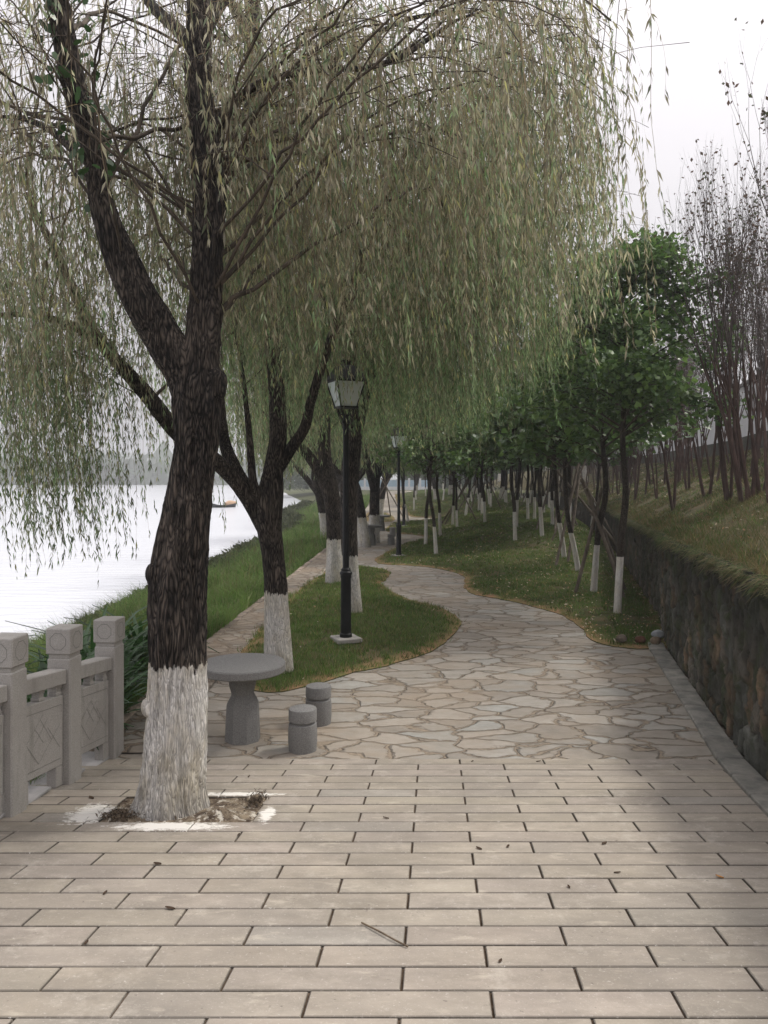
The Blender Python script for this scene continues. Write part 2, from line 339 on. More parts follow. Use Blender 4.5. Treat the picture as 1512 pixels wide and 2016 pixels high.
def m_flag(name, sc_, tint=(1, 1, 1), wide=1.):
    m, t, b, o = mat(name); n = NB(t); v = n.coord((.72, 1.15, 1)); nn = n.n('ShaderNodeTexNoise'); nn.inputs['Scale'].default_value = 3.2; nn.inputs['Detail'].default_value = 5; n.l(v, nn.inputs['Vector'])
    s1 = n.n('ShaderNodeVectorMath', operation='SCALE'); s1.inputs['Scale'].default_value = .34; n.l(nn.outputs['Color'], s1.inputs[0])
    ad = n.n('ShaderNodeVectorMath', operation='ADD'); n.l(v, ad.inputs[0]); n.l(s1.outputs[0], ad.inputs[1])
    fl = n.n('ShaderNodeVectorMath', operation='MULTIPLY'); fl.inputs[1].default_value = (1, 1, 0); n.l(ad.outputs[0], fl.inputs[0])
    vo = n.n('ShaderNodeTexVoronoi', feature='DISTANCE_TO_EDGE'); vo.inputs['Scale'].default_value = sc_; n.l(fl.outputs[0], vo.inputs['Vector'])
    vc = n.n('ShaderNodeTexVoronoi', feature='F1'); vc.inputs['Scale'].default_value = sc_; n.l(fl.outputs[0], vc.inputs['Vector'])
    sp = n.n('ShaderNodeSeparateColor'); n.l(vc.outputs['Color'], sp.inputs[0])
    st = n.rng(vo.outputs['Distance'], .045*wide, .085*wide); lip = n.rng(vo.outputs['Distance'], .085*wide, .13*wide)
    c = n.mix(sp.outputs[0], (.25, .225, .19), (.37, .34, .295)); c = n.mix(n.rng(sp.outputs[1], .5, 1, 0, .6), c, (.32, .335, .32))
    c = n.mix(n.rng(n.noise(v, 7, 7, .7), .35, .7), c, n.mix(1., c, (.72, .70, .67), 'MULTIPLY')); 
    mort = n.mix(n.rng(n.noise(v, 26, 6, .7), .35, .65), (.15, .12, .085), (.29, .24, .18))
    c = n.mix(st, mort, c); c = n.mix(n.math('MULTIPLY', n.rng(n.math('ABSOLUTE', n.math('SUBTRACT', vo.outputs['Distance'], .05*wide)), .0, .03*wide, 1, 0), n.rng(n.noise(v, 7, 6, .75), .42, .56, 0, 1)), c, (.045, .033, .024))
    c = n.mix(n.rng(n.noise(v, .9, 6, .65), .45, .65, 0, .7), c, (.29, .235, .175)); c = n.mix(1., c, tint, 'MULTIPLY')
    n.l(c, b.inputs['Base Color']); b.inputs['Roughness'].default_value = .82; b.inputs['Specular IOR Level'].default_value = .35
    h = n.math('ADD', n.math('MULTIPLY', n.math('ADD', st, lip), .5), n.math('ADD', n.math('MULTIPLY', n.noise(v, 18, 7, .7), .45), n.math('MULTIPLY', sp.outputs[2], .5)))
    n.bump(h, 1., .022, b); return m
M['flag'] = m_flag('flagstone', 3.3, wide=.5); M['strip'] = m_flag('narrow_walk_stone', 5.5, (.8, .76, .72))
def m_water():
    m, t, b, o = mat('river_water'); n = NB(t); b.inputs['Base Color'].default_value = (.62, .64, .68, 1); b.inputs['Roughness'].default_value = .16; b.inputs['IOR'].default_value = 1.33
    f = n.noise(n.coord((.5, 2.2, 1)), 1.2, 6, .6); n.bump(f, .7, .1, b); return m
M['water'] = m_water()
# ------------------------------------------------------------------ ground, river, far hills
def sheet(name, X, Y, Z, m, col=None, kind='structure', smooth=True, parent=None):
    h, wd = X.shape; g = G(); i = np.arange(h-1)[:, None]*wd; j = np.arange(wd-1)[None]
    c = (1, 1, 1) if col is None else col.reshape(-1, 3)
    g.add(np.stack([X, Y, Z], 2).reshape(-1, 3), np.stack([i+j, i+j+1, i+wd+j+1, i+wd+j], 2).reshape(-1, 4), c)
    return tag(g.build(name, m, parent, smooth=smooth), kind=kind)
def bank_z(x, y):
    t = np.clip((bankX(y)-x)/(bankX(y)-shoreX(y)), 0, 3)
    z = -.02+(ZW+.02)*np.where(t < 1, .75*t+.25*t*t, 1+(t-1)*1.2)
    return z+.16*sm(.05, .4, t)*(fbm(np.asarray(x)*.8, np.asarray(y)*.8, s=3)-.45)
yy = np.concatenate([np.arange(-14, 40, .5), np.arange(40, 120, 2), np.arange(120, 400, 12), np.linspace(400, 3000, 14)])
t = np.concatenate([[60, 20, 3], np.linspace(2, 0, 26)]); rr = np.array([0, .5, 1, 3, 6, 12, 30, 120, 900])
X = np.concatenate([bankX(yy)[:, None]-(bankX(yy)-shoreX(yy))[:, None]*t[None], bankX(yy)[:, None]+.3+rr[None]*np.ones((len(yy), 1))], 1)
Y = np.repeat(yy[:, None], X.shape[1], 1)
Z = np.where(X <= bankX(Y)+1e-6, np.maximum(bank_z(X, Y), -6), -.03)
Z = np.where((Z < ZW) & (X < shoreX(Y)-3), -6, Z)
sheet('ground', X, Y, Z, M['bank'])
g = G().add([(-2500, -40, ZW), (0, -40, ZW), (0, 900, ZW), (-2500, 900, ZW)], np.array([[0, 1, 2, 3]])); tag(g.build('river', M['water']), kind='structure')
# far shore and hills across the river
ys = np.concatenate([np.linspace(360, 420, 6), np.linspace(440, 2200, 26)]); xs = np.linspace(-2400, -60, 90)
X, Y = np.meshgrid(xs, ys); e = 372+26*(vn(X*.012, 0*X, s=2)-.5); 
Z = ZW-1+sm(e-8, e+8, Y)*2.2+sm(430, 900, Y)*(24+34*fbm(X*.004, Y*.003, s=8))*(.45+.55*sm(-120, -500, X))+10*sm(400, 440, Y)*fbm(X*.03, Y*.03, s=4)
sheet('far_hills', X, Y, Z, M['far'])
gc = G()
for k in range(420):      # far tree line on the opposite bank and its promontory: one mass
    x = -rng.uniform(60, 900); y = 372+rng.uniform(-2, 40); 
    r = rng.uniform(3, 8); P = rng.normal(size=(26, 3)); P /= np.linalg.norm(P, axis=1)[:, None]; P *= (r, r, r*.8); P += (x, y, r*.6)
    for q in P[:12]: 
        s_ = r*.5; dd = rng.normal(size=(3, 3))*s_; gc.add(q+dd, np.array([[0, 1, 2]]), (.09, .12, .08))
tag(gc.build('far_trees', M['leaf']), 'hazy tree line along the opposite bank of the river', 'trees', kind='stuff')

# ------------------------------------------------------------------ pavement (sloping forecourt), flagstone path, strip walk, kerbs
g = G(); PX0, DY, LEN = .066, .1605, .636
base = G()
for n_ in range(-14, 22):
    y0 = 2.704+DY*n_; off = PX0 if n_ % 2 == 0 else PX0+LEN/2-.005
    if y0 > 5.88: break
    for k in range(-9, 9):
        x0 = off+k*LEN+.064*(y0+DY/2-2.785); x1 = x0+LEN; yc = y0+DY/2
        if x0 > wallX(yc)-.05 or x1 < -2.62: continue
        x0c = max(x0, -2.6); x1c = min(x1, float(wallX(yc))-.02)
        if x1c-x0c < .03: continue
        j = .0045; c = .93+.10*rng.random(); tint = np.array((1, 1-.02*rng.random(), .99-.05*rng.random()))*c
        if rng.random() < .06: tint *= (.92, .95, .99)
        a, b = x0c+j, x1c-j; sh = .064*DY/2; d0, d1 = y0+j*.75, y0+DY-j*.75; dz = rng.uniform(-.0012, .0012)
        spans = [(a, b)]
        if n_ in (11, 12, 13):
            spans = [q for q in ((a, min(b, -1.66)), (max(a, -.76), b)) if q[1]-q[0] > .02]
        zz = lambda y: float(ramp(y))+dz
        ch = .0045
        for a, b in spans:
            V = []
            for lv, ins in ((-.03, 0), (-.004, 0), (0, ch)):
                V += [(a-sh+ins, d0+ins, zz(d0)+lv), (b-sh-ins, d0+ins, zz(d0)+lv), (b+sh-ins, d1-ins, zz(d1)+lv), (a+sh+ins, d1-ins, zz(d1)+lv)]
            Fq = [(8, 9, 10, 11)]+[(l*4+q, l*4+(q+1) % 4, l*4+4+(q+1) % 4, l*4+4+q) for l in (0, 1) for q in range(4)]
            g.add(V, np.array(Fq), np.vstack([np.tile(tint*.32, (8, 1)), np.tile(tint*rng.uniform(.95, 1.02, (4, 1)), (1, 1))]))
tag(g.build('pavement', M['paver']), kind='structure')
ys = np.append(np.arange(-12, 5.9, .5), 5.9); V = []
for y in ys: V += [(-2.62, y, -.6), (-2.62, y, float(ramp(y))-.012), (float(wallX(y))+.1, y, float(ramp(y))-.012), (float(wallX(y))+.1, y, -.6)]
g = G(); g.add(V, np.array([(i*4+q, i*4+4+q, i*4+5+q, i*4+1+q) for i in range(len(ys)-1) for q in range(3)]))
tag(g.build('pavement_bed', M['soil']), kind='structure')
# soil of the tree pit
xs, ys_ = np.meshgrid(np.linspace(-1.68, -.74, 60), np.linspace(4.46, 4.96, 34))
q = np.minimum(np.minimum(xs+1.68, -.74-xs), np.minimum(ys_-4.46, 4.96-ys_))
zs = ramp(ys_)-.016+.03*sm(0, .06, q)*fbm(xs*9, ys_*9, s=2)+.09*np.exp(-((xs+1.56)**2+(ys_-4.53)**2)/.004)*fbm(xs*30, ys_*30, s=4)+.08*np.exp(-((xs+.80)**2+(ys_-4.88)**2)/.003)*fbm(xs*40, ys_*40, s=5)+.05*np.exp(-((xs+.98)**2+(ys_-4.56)**2)/.006)
mp, t_, b_, o_ = mat('limed_soil'); nb = NB(t_); v_ = nb.coord(); c_ = nb.mix(nb.rng(nb.noise(v_, 11, 7, .75), .40, .6), (.085, .055, .036), (.36, .29, .20)); c_ = nb.mix(nb.rng(nb.noise(v_, 17, 6, .75), .54, .6), c_, (.72, .67, .57)); nb.l(c_, b_.inputs['Base Color']); b_.inputs['Roughness'].default_value = 1; nb.bump(nb.noise(v_, 50, 6, .8), 1, .03, b_)
sheet('tree_pit_soil', xs, ys_, zs, mp)
g = G()          # bark crumbs lying in the pit, heaped at two corners
for k in range(900):
    q = rng.random()
    if q < .4: x, y = -1.56+rng.normal()*.055, 4.53+rng.normal()*.035
    elif q < .75: x, y = -.80+rng.normal()*.03, 4.84+rng.normal()*.07
    elif q < .85: x, y = -.98+rng.normal()*.05, 4.56+rng.normal()*.03
    else: x, y = rng.uniform(-1.64, -.78), rng.uniform(4.5, 4.93)
    a = rng.random()*3.1; l = rng.uniform(.004, .014); c = rng.uniform(.03, .10); d = np.array((math.cos(a), math.sin(a), rng.normal()*.6))*l; p = np.array((x, y, float(ramp(y))+.006+.03*rng.random()*(q < .85)))
    nn_ = np.array((-math.sin(a), math.cos(a), .5))*l*.5; g.add([p-d, p+nn_, p+d, p-nn_+(0, 0, .006)], np.array([(0, 1, 2, 3)]), (c*1.35, c, c*.7))
tag(g.build('bark_debris', M['dry']), 'brown bark crumbs scattered in the soil pit round the front willow', 'debris', kind='stuff')

# flagstone surface: everything between the strip walk and the retaining wall
yy = np.concatenate([np.arange(5.885, 30, .25), np.arange(30, 125, 1.5)]); tt = np.linspace(0, 1, 40)
L0, L1 = bankX(yy)-.02, wallX(yy)+.1
X = L0[:, None]+(L1-L0)[:, None]*tt[None]; Y = np.repeat(yy[:, None], 40, 1); Z = 0*X+.012*(fbm(X*.9, Y*.9, s=6)-.5)*sm(5.9, 7, Y)
sheet('flagstone_path', X, Y, Z, M['flag'])
yy = np.arange(6.0, 26, .25); X = np.stack([bankX(yy)-.03, bankX(yy)+.16, bankX(yy)+.34, bankX(yy)+.50], 1); Y = np.repeat(yy[:, None], 4, 1)
sheet('narrow_walk', X, Y, 0*X+.014, M['strip'])
g = G(); s = 6.0
while s < 40:      # rough edge stones of the narrow walk, on the bank side
    l = rng.uniform(.25, .55); x = float(bankX(s+l/2)); dx = float(bankX(s+l)-bankX(s))
    g.box((x-.03+rng.normal()*.006, s+l/2, -.035), (.11, l-.012, .12+rng.uniform(-.01, .015)), np.array((.26, .22, .18))*rng.uniform(.75, 1.2), rz=-math.atan2(dx, l), bev=.012); s += l
tag(g.build('kerb_stones', m_simple('kerb_stone', (.55, .55, .55), (1.2, 1.15, 1.1), 9, .9, .8, .015, attr=True)), kind='structure')
g = G(); s = -2.
while s < 9.9:     # slate kerb at the foot of the retaining wall
    l = .46; ym = s+l/2; x = float(wallX(ym))-.15; ang = -math.atan2(float(wallX(s+l)-wallX(s)), l); z = float(ramp(ym))
    g.box((x, ym, 0), (.20, l-.012, .05), np.array((.24, .24, .222))*rng.uniform(.8, 1.15), rz=ang, bev=.008); g.V[-1][:, 2] += ramp(g.V[-1][:, 1])+.006; s += l
tag(g.build('wall_kerb', m_simple('slate_kerb', (.6, .6, .6), (1.2, 1.15, 1.1), 7, .85, .6, .01, attr=True)), kind='structure')
# pale footing slabs under the balustrade
g = G()
for k in range(9):
    y = 2.1+k*.46; x = -2.02-.0975*(6.1-y)*1.; z = float(ramp(y)); g.box((x-.26, y, z+.0), (.38, .452, .02), np.array((.33, .33, .32))*rng.uniform(.85, 1.1), rz=-.1, bev=.004)
tag(g.build('footing_slabs', m_simple('footing_stone', (.8, .8, .8), (1.15, 1.1, 1.1), 6, .9, .5, .006, attr=True)), kind='structure')

# ------------------------------------------------------------------ lawns
def lawn(name, P, extra, mound=.0, rough=.05):
    P = smooth_poly(P) if extra is None else np.vstack([smooth_open(P), np.array(extra)])
    P = P+(np.stack([fbm(P[:, 0]*2.3, P[:, 1]*2.3, s=91), fbm(P[:, 0]*2.3, P[:, 1]*2.3, s=95)], 1)-.47)*.16
    n_ = len(P); x0, y0 = P.min(0); x1, y1 = P.max(0); pts = []
    y = y0
    while y < y1:
        st = max(.12, min(2.5, .012*y)) if y > 0 else .3; xs_ = np.arange(x0, x1, st)+rng.random()*st; yv = np.full(len(xs_), y)
        k = inpoly(xs_, yv, P); 
        if k.any():
            ed = edgedist(xs_[k], yv[k], P); kk = ed > st*.35; pts += list(zip(xs_[k][kk], yv[k][kk]))
        y += st
    vs = [Vector(p) for p in P]+[Vector(p) for p in pts]
    V, E, Fc, *_ = delaunay_2d_cdt(vs, [(i, (i+1) % n_) for i in range(n_)], [list(range(n_))], 1, 1e-5)
    V = np.array([(v.x, v.y) for v in V]); ed = edgedist(V[:, 0], V[:, 1], P)
    Z = lawn_z(V[:, 0], V[:, 1], ed, mound)
    gg = G(); gg.add(np.column_stack([V, Z]), np.array([f for f in Fc if len(f) == 3]), 1+(1-sm(.03, .3, ed))[:, None]*np.array((1.7, 1.0, 1.0)))
    # skirt so the sheet is closed against the paving
    sk = np.vstack([np.column_stack([P, np.full(n_, .010)]), np.column_stack([P, np.full(n_, -.03)])])
    gg.add(sk, np.array([(i, (i+1) % n_, n_+(i+1) % n_, n_+i) for i in range(n_)]))
    tag(gg.build(name, M['lawn'], smooth=True), kind='structure'); return P
def smooth_open(P, step=.12): return catmull(np.array(P), step)
def lawn_z(x, y, ed, mound): return .010+.018*sm(0, .2, ed)+mound*sm(.1, 1.3, ed)+lawn_rise(x, y)*sm(0, 1, ed)+.05*sm(.2, 1, ed)*(fbm(x*1.2, y*1.2, s=9)-.45)
isl = px2([(452, 1340), (500, 1360), (560, 1362), (640, 1342), (700, 1325), (770, 1308), (830, 1290), (872, 1268), (900, 1243), (906, 1226), (880, 1205), (838, 1190), (800, 1178), (768, 1163), (752, 1148), (770, 1130), (750, 1120), (715, 1115), (672, 1113), (632, 1133), (583, 1165), (535, 1212), (490, 1268)])
isl = lawn('lawn_island', isl, None, .10)
rp = px2([(1320, 1276), (1250, 1278), (1190, 1270), (1160, 1256), (1142, 1236), (1108, 1212), (1060, 1198), (1000, 1183), (945, 1173), (915, 1160), (914, 1138), (890, 1126), (850, 1118), (800, 1114), (745, 1110), (741, 1100), (760, 1088), (790, 1074), (815, 1066), (838, 1058), (815, 1053), (790, 1051), (766, 1048), (759, 1042), (768, 1035), (783, 1029), (815, 1026), (852, 1023), (853, 1020), (815, 1018), (800, 1012), (790, 1003), (781, 988), (777, 973)])
yr = np.array([120., 105, 90, 75, 62, 50, 42, 34, 28, 24, 20, 17, 14.7, 13, 11.6, 10.6]); ext = np.column_stack([wallX(yr)+.05, yr])
rl = lawn('lawn', rp, ext, .04)
i2 = lawn('lawn_island', px2([(722, 1026), (745, 1028), (776, 1025), (770, 1014), (752, 1008), (735, 1006), (722, 1012)]), None, .08)

def blades(g, x, y, z, h, wd, cols, lean=.5, seg=False):
    n_ = len(x); a = rng.random(n_)*2*math.pi; l = h*lean*rng.random(n_); b = a+rng.normal(size=n_)*1.
    dx, dy = np.cos(a)*wd/2, np.sin(a)*wd/2; lx, ly = np.cos(b)*l, np.sin(b)*l
    p = np.stack([x, y, z], 1); s_ = np.stack([dx, dy, 0*dx], 1)
    if seg:
        m_ = p+np.stack([lx*.3, ly*.3, h*.6], 1); tp = p+np.stack([lx*1.2, ly*1.2, h*(1-.3*lean*rng.random(n_))], 1)
        V = np.stack([p-s_, p+s_, m_+s_*.8, m_-s_*.8, tp], 1).reshape(-1, 3); i = np.arange(n_)[:, None]*5
        g.add(V, [i+np.array([[0, 1, 2, 3]]), i+np.array([[3, 2, 4]])], np.repeat(cols, 5, 0))
    else:
        V = np.stack([p-s_, p+s_, p+np.stack([lx, ly, h*np.ones(n_)], 1)], 1).reshape(-1, 3); i = np.arange(n_)[:, None]*3
        g.add(V, i+np.array([[0, 1, 2]]), np.repeat(cols, 3, 0))
def green(n_, x, y, c1, c2, dry=(.16, .13, .07), pd=.2, sc_=.8):
    f = np.clip(fbm(x*sc_, y*sc_, s=21)*1.6-.3+rng.normal(size=n_)*.2, 0, 1)[:, None]; c = np.array(c1)*(1-f)+np.array(c2)*f
    k = rng.random(n_) < pd*(.4+1.4*fbm(x*1.1, y*1.1, s=33)); c[k] = np.array(dry)*rng.uniform(.7, 1.3, (k.sum(), 1)); return c*rng.uniform(.75, 1.25, (n_, 1))
def scatter(n_, ylo, yhi, xlo, xhi, pw=2.):
    u = rng.random(n_); a, b = ylo**(1-pw), yhi**(1-pw); y = (a+(b-a)*u)**(1/(1-pw)); return xlo(y)+(xhi(y)-xlo(y))*rng.random(n_), y
g = G()
for P, n_, md, ylo, yhi, xl, xh in ((isl, 150000, .10, 7.6, 19, -1.9, 1.2), (rl, 330000, .04, 9.6, 110, None, None), (i2, 9000, .08, 35, 52, -2, 2)):
    x, y = scatter(n_, ylo, yhi, (lambda y: -1+0*y) if xl is None else (lambda y: xl+0*y), (lambda y: wallX(y)) if xh is None else (lambda y: xh+0*y))
    ed = edgedist(x, y, P); k = inpoly(x, y, P) & (rng.random(n_) < .12+.88*sm(.02, .3, ed+.25*(fbm(x*5, y*5, s=44)-.5))); x, y, ed = x[k], y[k], ed[k]
    bare = fbm(x*.9, y*.9, s=41); k = bare < .56+.1*rng.random(len(x)); x, y, ed = x[k], y[k], ed[k]
    z = lawn_z(x, y, ed, md); s_ = np.maximum(1, y/11)
    blades(g, x, y, z-.004, rng.uniform(.018, .05, len(x))*(1+.25*(s_-1)), .004*s_, green(len(x), x, y, (.085, .17, .035), (.14, .23, .06), (.24, .21, .12), pd=.18), .9)
for P, md, nt_, xa, xb, ya, yb in ((isl, .1, 1300, -1.9, 1.2, 7.7, 18), (rl, .04, 3000, 0, 8, 9.7, 40)):
    x = rng.uniform(xa, xb, nt_*2); y = ya*(yb/ya)**rng.random(nt_*2); k = inpoly(x, y, P); x, y = x[k], y[k]; m_ = len(x); tc2 = np.repeat(rng.uniform(.5, 1.5, m_), 12)[:, None]
    x = np.repeat(x, 12)+rng.normal(size=m_*12)*.035; y = np.repeat(y, 12)+rng.normal(size=m_*12)*.035; ed = edgedist(x, y, P)
    blades(g, x, y, lawn_z(x, y, ed, md)-.004, rng.uniform(.03, .085, m_*12), .008*np.maximum(1, y/11), green(m_*12, x, y, (.08, .15, .03), (.14, .21, .06), (.24, .19, .10), .25)*tc2, .9)
tag(g.build('lawn_grass', M['grass']), 'short green grass covering the lawns beside the winding path', 'grass', kind='stuff')
# bank grass: taller, brighter
g = G(); n_ = 330000; x, y = scatter(n_, 5.2, 95, lambda y: shoreX(y)-.2, lambda y: bankX(y)-.06, 1.8); z = bank_z(x, y)
tl = np.clip((bankX(y)-x)/(bankX(y)-shoreX(y)), 0, 1); s_ = np.maximum(1, y/9)
tuft = fbm(x*1.5, y*1.5, s=51)
h = rng.uniform(.05, .24, n_)*(.2+2.2*sm(.3, .7, tuft))*(1+.5*sm(.1, .5, tl)); 
c = green(n_, x, y, (.09, .17, .04), (.20, .29, .09), (.24, .22, .13), .16, 1.0)*(.4+1.2*fbm(x*2.6, y*1.6, s=58))[:, None]; dk = sm(.72, .95, tl)[:, None]; c = c*(1-dk)+np.array((.07, .075, .04))*dk*rng.uniform(.6, 1.3, (n_, 1))
blades(g, x, y, z-.01, h, .006*s_, c, .8, True)
n_ = 2600; x, y = scatter(n_, 5.5, 60, lambda y: shoreX(y), lambda y: bankX(y)-.3, 1.6); blades(g, x, y, bank_z(x, y), rng.uniform(.35, .75, n_), .005*np.maximum(1, y/8), green(n_, x, y, (.12, .15, .05), (.2, .18, .09)), .5, True)
tag(g.build('bank_grass', M['grass']), 'tall bright green grass on the riverbank slope', 'grass', kind='stuff')
# low scrub along the water's edge
g = G(); n_ = 60000; y = 7+rng.random(n_)**1.5*85; x = shoreX(y)+rng.normal(size=n_)*.28+.35; z = np.maximum(bank_z(x, y), ZW)+rng.random(n_)*(.15+.5*fbm(x*1.1, y*1.1, s=61)); s_ = np.maximum(1, y/12)*.035
d = rng.normal(size=(n_, 2, 3))*s_[:, None, None]; p = np.stack([x, y, z], 1)
g.add(np.stack([p, p+d[:, 0], p+d[:, 1]], 1).reshape(-1, 3), np.arange(n_)[:, None]*3+np.array([[0, 1, 2]]), np.repeat(np.array([[.06, .068, .035]])*rng.uniform(.5, 1.7, (n_, 1)), 3, 0))
tag(g.build('shore_scrub', M['grass']), 'low greyish scrub along the water edge of the bank', 'scrub', kind='stuff')

# ------------------------------------------------------------------ retaining wall and hillside
def curve_s(y0, y1, step):
    y = np.arange(y0, y1, step*.25); x = wallX(y); s_ = np.concatenate([[0], np.cumsum(np.hypot(np.diff(x), np.diff(y)))]); S = np.arange(0, s_[-1], step)
    yy = np.interp(S, s_, y); return S, wallX(yy), yy
root = empty('retaining_wall', (float(wallX(8)), 8, 0), 0, 'dark mossy rubble stone retaining wall beside the path', 'stone wall')
def wallseg(y0, y1, st, zb):
    S, xc, yc = curve_s(y0, y1, st); H = 1.75; rows = int(H/st)
    S2, K = np.meshgrid(S, np.arange(rows+1)/rows); X = np.tile(xc, (rows+1, 1)); Y = np.tile(yc, (rows+1, 1))
    top = wallT(Y)+.07*(fbm(S2*2.2, 0*S2, s=71)-.5)+.05*(hsh(np.floor(S2/.23), 0*S2, 0*S2, 3)-.5); bot = zb(Y); Z = bot+(top-bot)*K
    wu = S2*6.4+.5*fbm(S2*3, Z*3, s=5); wv = Z*3.8+.3*fbm(S2*3, Z*3, s=6)+.25*np.sin(S2*2)
    f1, f2, idd = worley(wu+.5*(fbm(S2*7, Z*7, s=15)-.5), wv+.5*(fbm(S2*7, Z*7, s=16)-.5), 11); st_ = sm(.03, .12, f2-f1)
    out = st_*(.012+.04*idd)+.06*(fbm(S2*13, Z*11, s=7)-.5)*(.3+.7*st_)+.025*(fbm(S2*40, Z*40, s=17, o=2)-.4); out = out*(1-.6*sm(.93, 1., K))
    pal = np.array([(.085, .08, .07), (.105, .095, .08), (.06, .06, .053), (.13, .095, .065), (.09, .095, .088)]); c = pal[(idd*97 % 5).astype(int)]*(.6+.8*idd)[..., None]*(.6+.8*fbm(S2*22, Z*5, s=12))[..., None]
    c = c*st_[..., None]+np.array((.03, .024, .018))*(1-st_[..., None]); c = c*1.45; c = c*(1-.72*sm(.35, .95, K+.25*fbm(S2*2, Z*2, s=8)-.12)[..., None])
    br = sm(10.6, 12.5, Y)[..., None]*.5; c = c*(1-br)+np.array((.085, .062, .046))*br
    dn = np.gradient(xc, S), np.gradient(yc, S); nx, ny = -dn[1], dn[0]
    X = X+nx[None]*out+.0; Y = Y+ny[None]*out; bk = .32
    Xb = np.vstack([X, (xc-nx*bk)[None]]); Yb = np.vstack([Y, (yc-ny*bk)[None]]); Zb = np.vstack([Z, Z[-1:]-.03]); Cb = np.concatenate([c, c[-1:]], 0)
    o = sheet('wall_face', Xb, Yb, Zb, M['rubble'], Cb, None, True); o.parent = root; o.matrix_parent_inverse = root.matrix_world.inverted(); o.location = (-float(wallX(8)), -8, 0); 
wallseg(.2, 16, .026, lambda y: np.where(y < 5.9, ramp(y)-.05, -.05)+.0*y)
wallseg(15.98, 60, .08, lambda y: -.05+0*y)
ys = np.concatenate([np.arange(-2, 30, .22), np.arange(30, 110, 1.)]); us = np.array([.1, .2, .3, .45, .6, .8, 1, 1.25, 1.5, 1.75, 2, 2.3, 2.6, 2.9, 3.2, 3.5, 3.8, 4.2, 4.8, 8, 40])
X = wallX(ys)[:, None]+us[None]; Y = np.repeat(ys[:, None], len(us), 1); Z = hill_z(X, Y)-.03*(us[None] < .25)
sheet('hillside', X, Y, Z, M['hillg'])
g = G(); n_ = 150000; u = rng.random(n_)**1.2*4.1+.05; y = 3.0*(50/3.0)**rng.random(n_)-1.5; x = wallX(y)+u; k = fbm(x*1.1, y*1.1, s=81)+.5*(u < .5) > .38+.12*rng.random(n_); x, y, u = x[k], y[k], u[k]; s_ = np.maximum(1, y/9)
blades(g, x, y, hill_z(x, y)-.01, rng.uniform(.03, .09, len(x)), .006*s_, green(len(x), x, y, (.045, .08, .018), (.10, .12, .045), (.16, .12, .065), .55), 1.1)
n_ = 24000; y = 3.0*(42/3.0)**rng.random(n_)-1.5; x = wallX(y)+rng.uniform(-.10, .16, n_); z = wallT(y)+rng.uniform(-.05, .05, n_)       # grass hanging over the coping
k = fbm(y*3, 0*y, s=83) > .28; x, y, z = x[k], y[k], z[k]; n_ = len(x); l = rng.uniform(.03, .10, n_)*(.4+1.4*vn(y*3.1, 0*y, s=84)); tipp = np.stack([x-l*.7-.02, y+rng.normal(size=n_)*.05, z-l*rng.uniform(-.5, 1., n_)], 1); p = np.stack([x, y, z], 1); s_ = np.stack([0*x, .007*np.maximum(1, y/8), 0*x], 1)
g.add(np.stack([p-s_, p+s_, tipp], 1).reshape(-1, 3), np.arange(n_)[:, None]*3+np.array([[0, 1, 2]]), np.repeat(green(n_, x, y, (.05, .085, .025), (.10, .13, .045), (.17, .14, .08), .45), 3, 0))
nt_ = 2600; u = rng.random(nt_)*3.9+.1; y = 3.*(42/3.)**rng.random(nt_)-1.5; x = wallX(y)+u; x = np.repeat(x, 14)+rng.normal(size=nt_*14)*.04; y = np.repeat(y, 14)+rng.normal(size=nt_*14)*.04; s_ = np.maximum(1, y/9); tc2 = np.repeat(rng.uniform(.5, 1.6, nt_), 14)[:, None]
blades(g, x, y, hill_z(x, y)-.01, rng.uniform(.03, .10, len(x)), .009*s_, green(len(x), x, y, (.055, .11, .025), (.11, .165, .05), (.22, .18, .10), .3)*tc2, 1.3)
tag(g.build('hillside_grass', M['grass']), 'thin yellow green grass on the slope above the stone wall', 'grass', kind='stuff')
def litter(n_, px_, zf, cols, size, seed):
    x, y = px_; n_ = len(x); a = rng.random(n_)*6.28; s_ = size*rng.uniform(.6, 1.4, n_)*np.maximum(1, y/16); z = zf+.03+.012*rng.random(n_)
    d = np.stack([np.cos(a), np.sin(a), rng.normal(size=n_)*.35], 1)*s_[:, None]; e = np.stack([-np.sin(a), np.cos(a), rng.normal(size=n_)*.3], 1)*s_[:, None]*.45; p = np.stack([x, y, z], 1)
    c = np.array(cols)[rng.integers(0, len(cols), n_)]*rng.uniform(.7, 1.2, (n_, 1)); return np.stack([p-d, p-e, p+d, p+e], 1).reshape(-1, 3), np.arange(n_)[:, None]*4+np.array([[0, 1, 2, 3]]), np.repeat(c, 4, 0)
g = G(); y = 5*(45/5)**rng.random(1500); x = wallX(y)+.3+rng.random(1500)*3.8; V, Fc, C = litter(1500, (x, y), hill_z(x, y), [(.42, .34, .24), (.55, .5, .42), (.25, .14, .07), (.16, .10, .06)], .022, 0); g.add(V, Fc, C)
x, y = scatter(3800, 9.8, 60, lambda y: 0*y, lambda y: wallX(y), 1.7); ed = edgedist(x, y, rl); k = inpoly(x, y, rl) & (vn(x*.8, y*.5, s=7) > .35); x, y, ed = x[k], y[k], ed[k]; V, Fc, C = litter(0, (x, y), lawn_z(x, y, ed, .04), [(.45, .36, .22), (.34, .22, .11), (.5, .44, .34), (.2, .13, .07)], .024, 0); g.add(V, Fc, C)
x, y = scatter(90, 8, 17, lambda y: -1.8+0*y, lambda y: 1+0*y, 1.7); ed = edgedist(x, y, isl); k = inpoly(x, y, isl); x, y, ed = x[k], y[k], ed[k]; V, Fc, C = litter(0, (x, y), lawn_z(x, y, ed, .1), [(.45, .4, .3), (.3, .2, .11)], .02, 0); g.add(V, Fc, C)
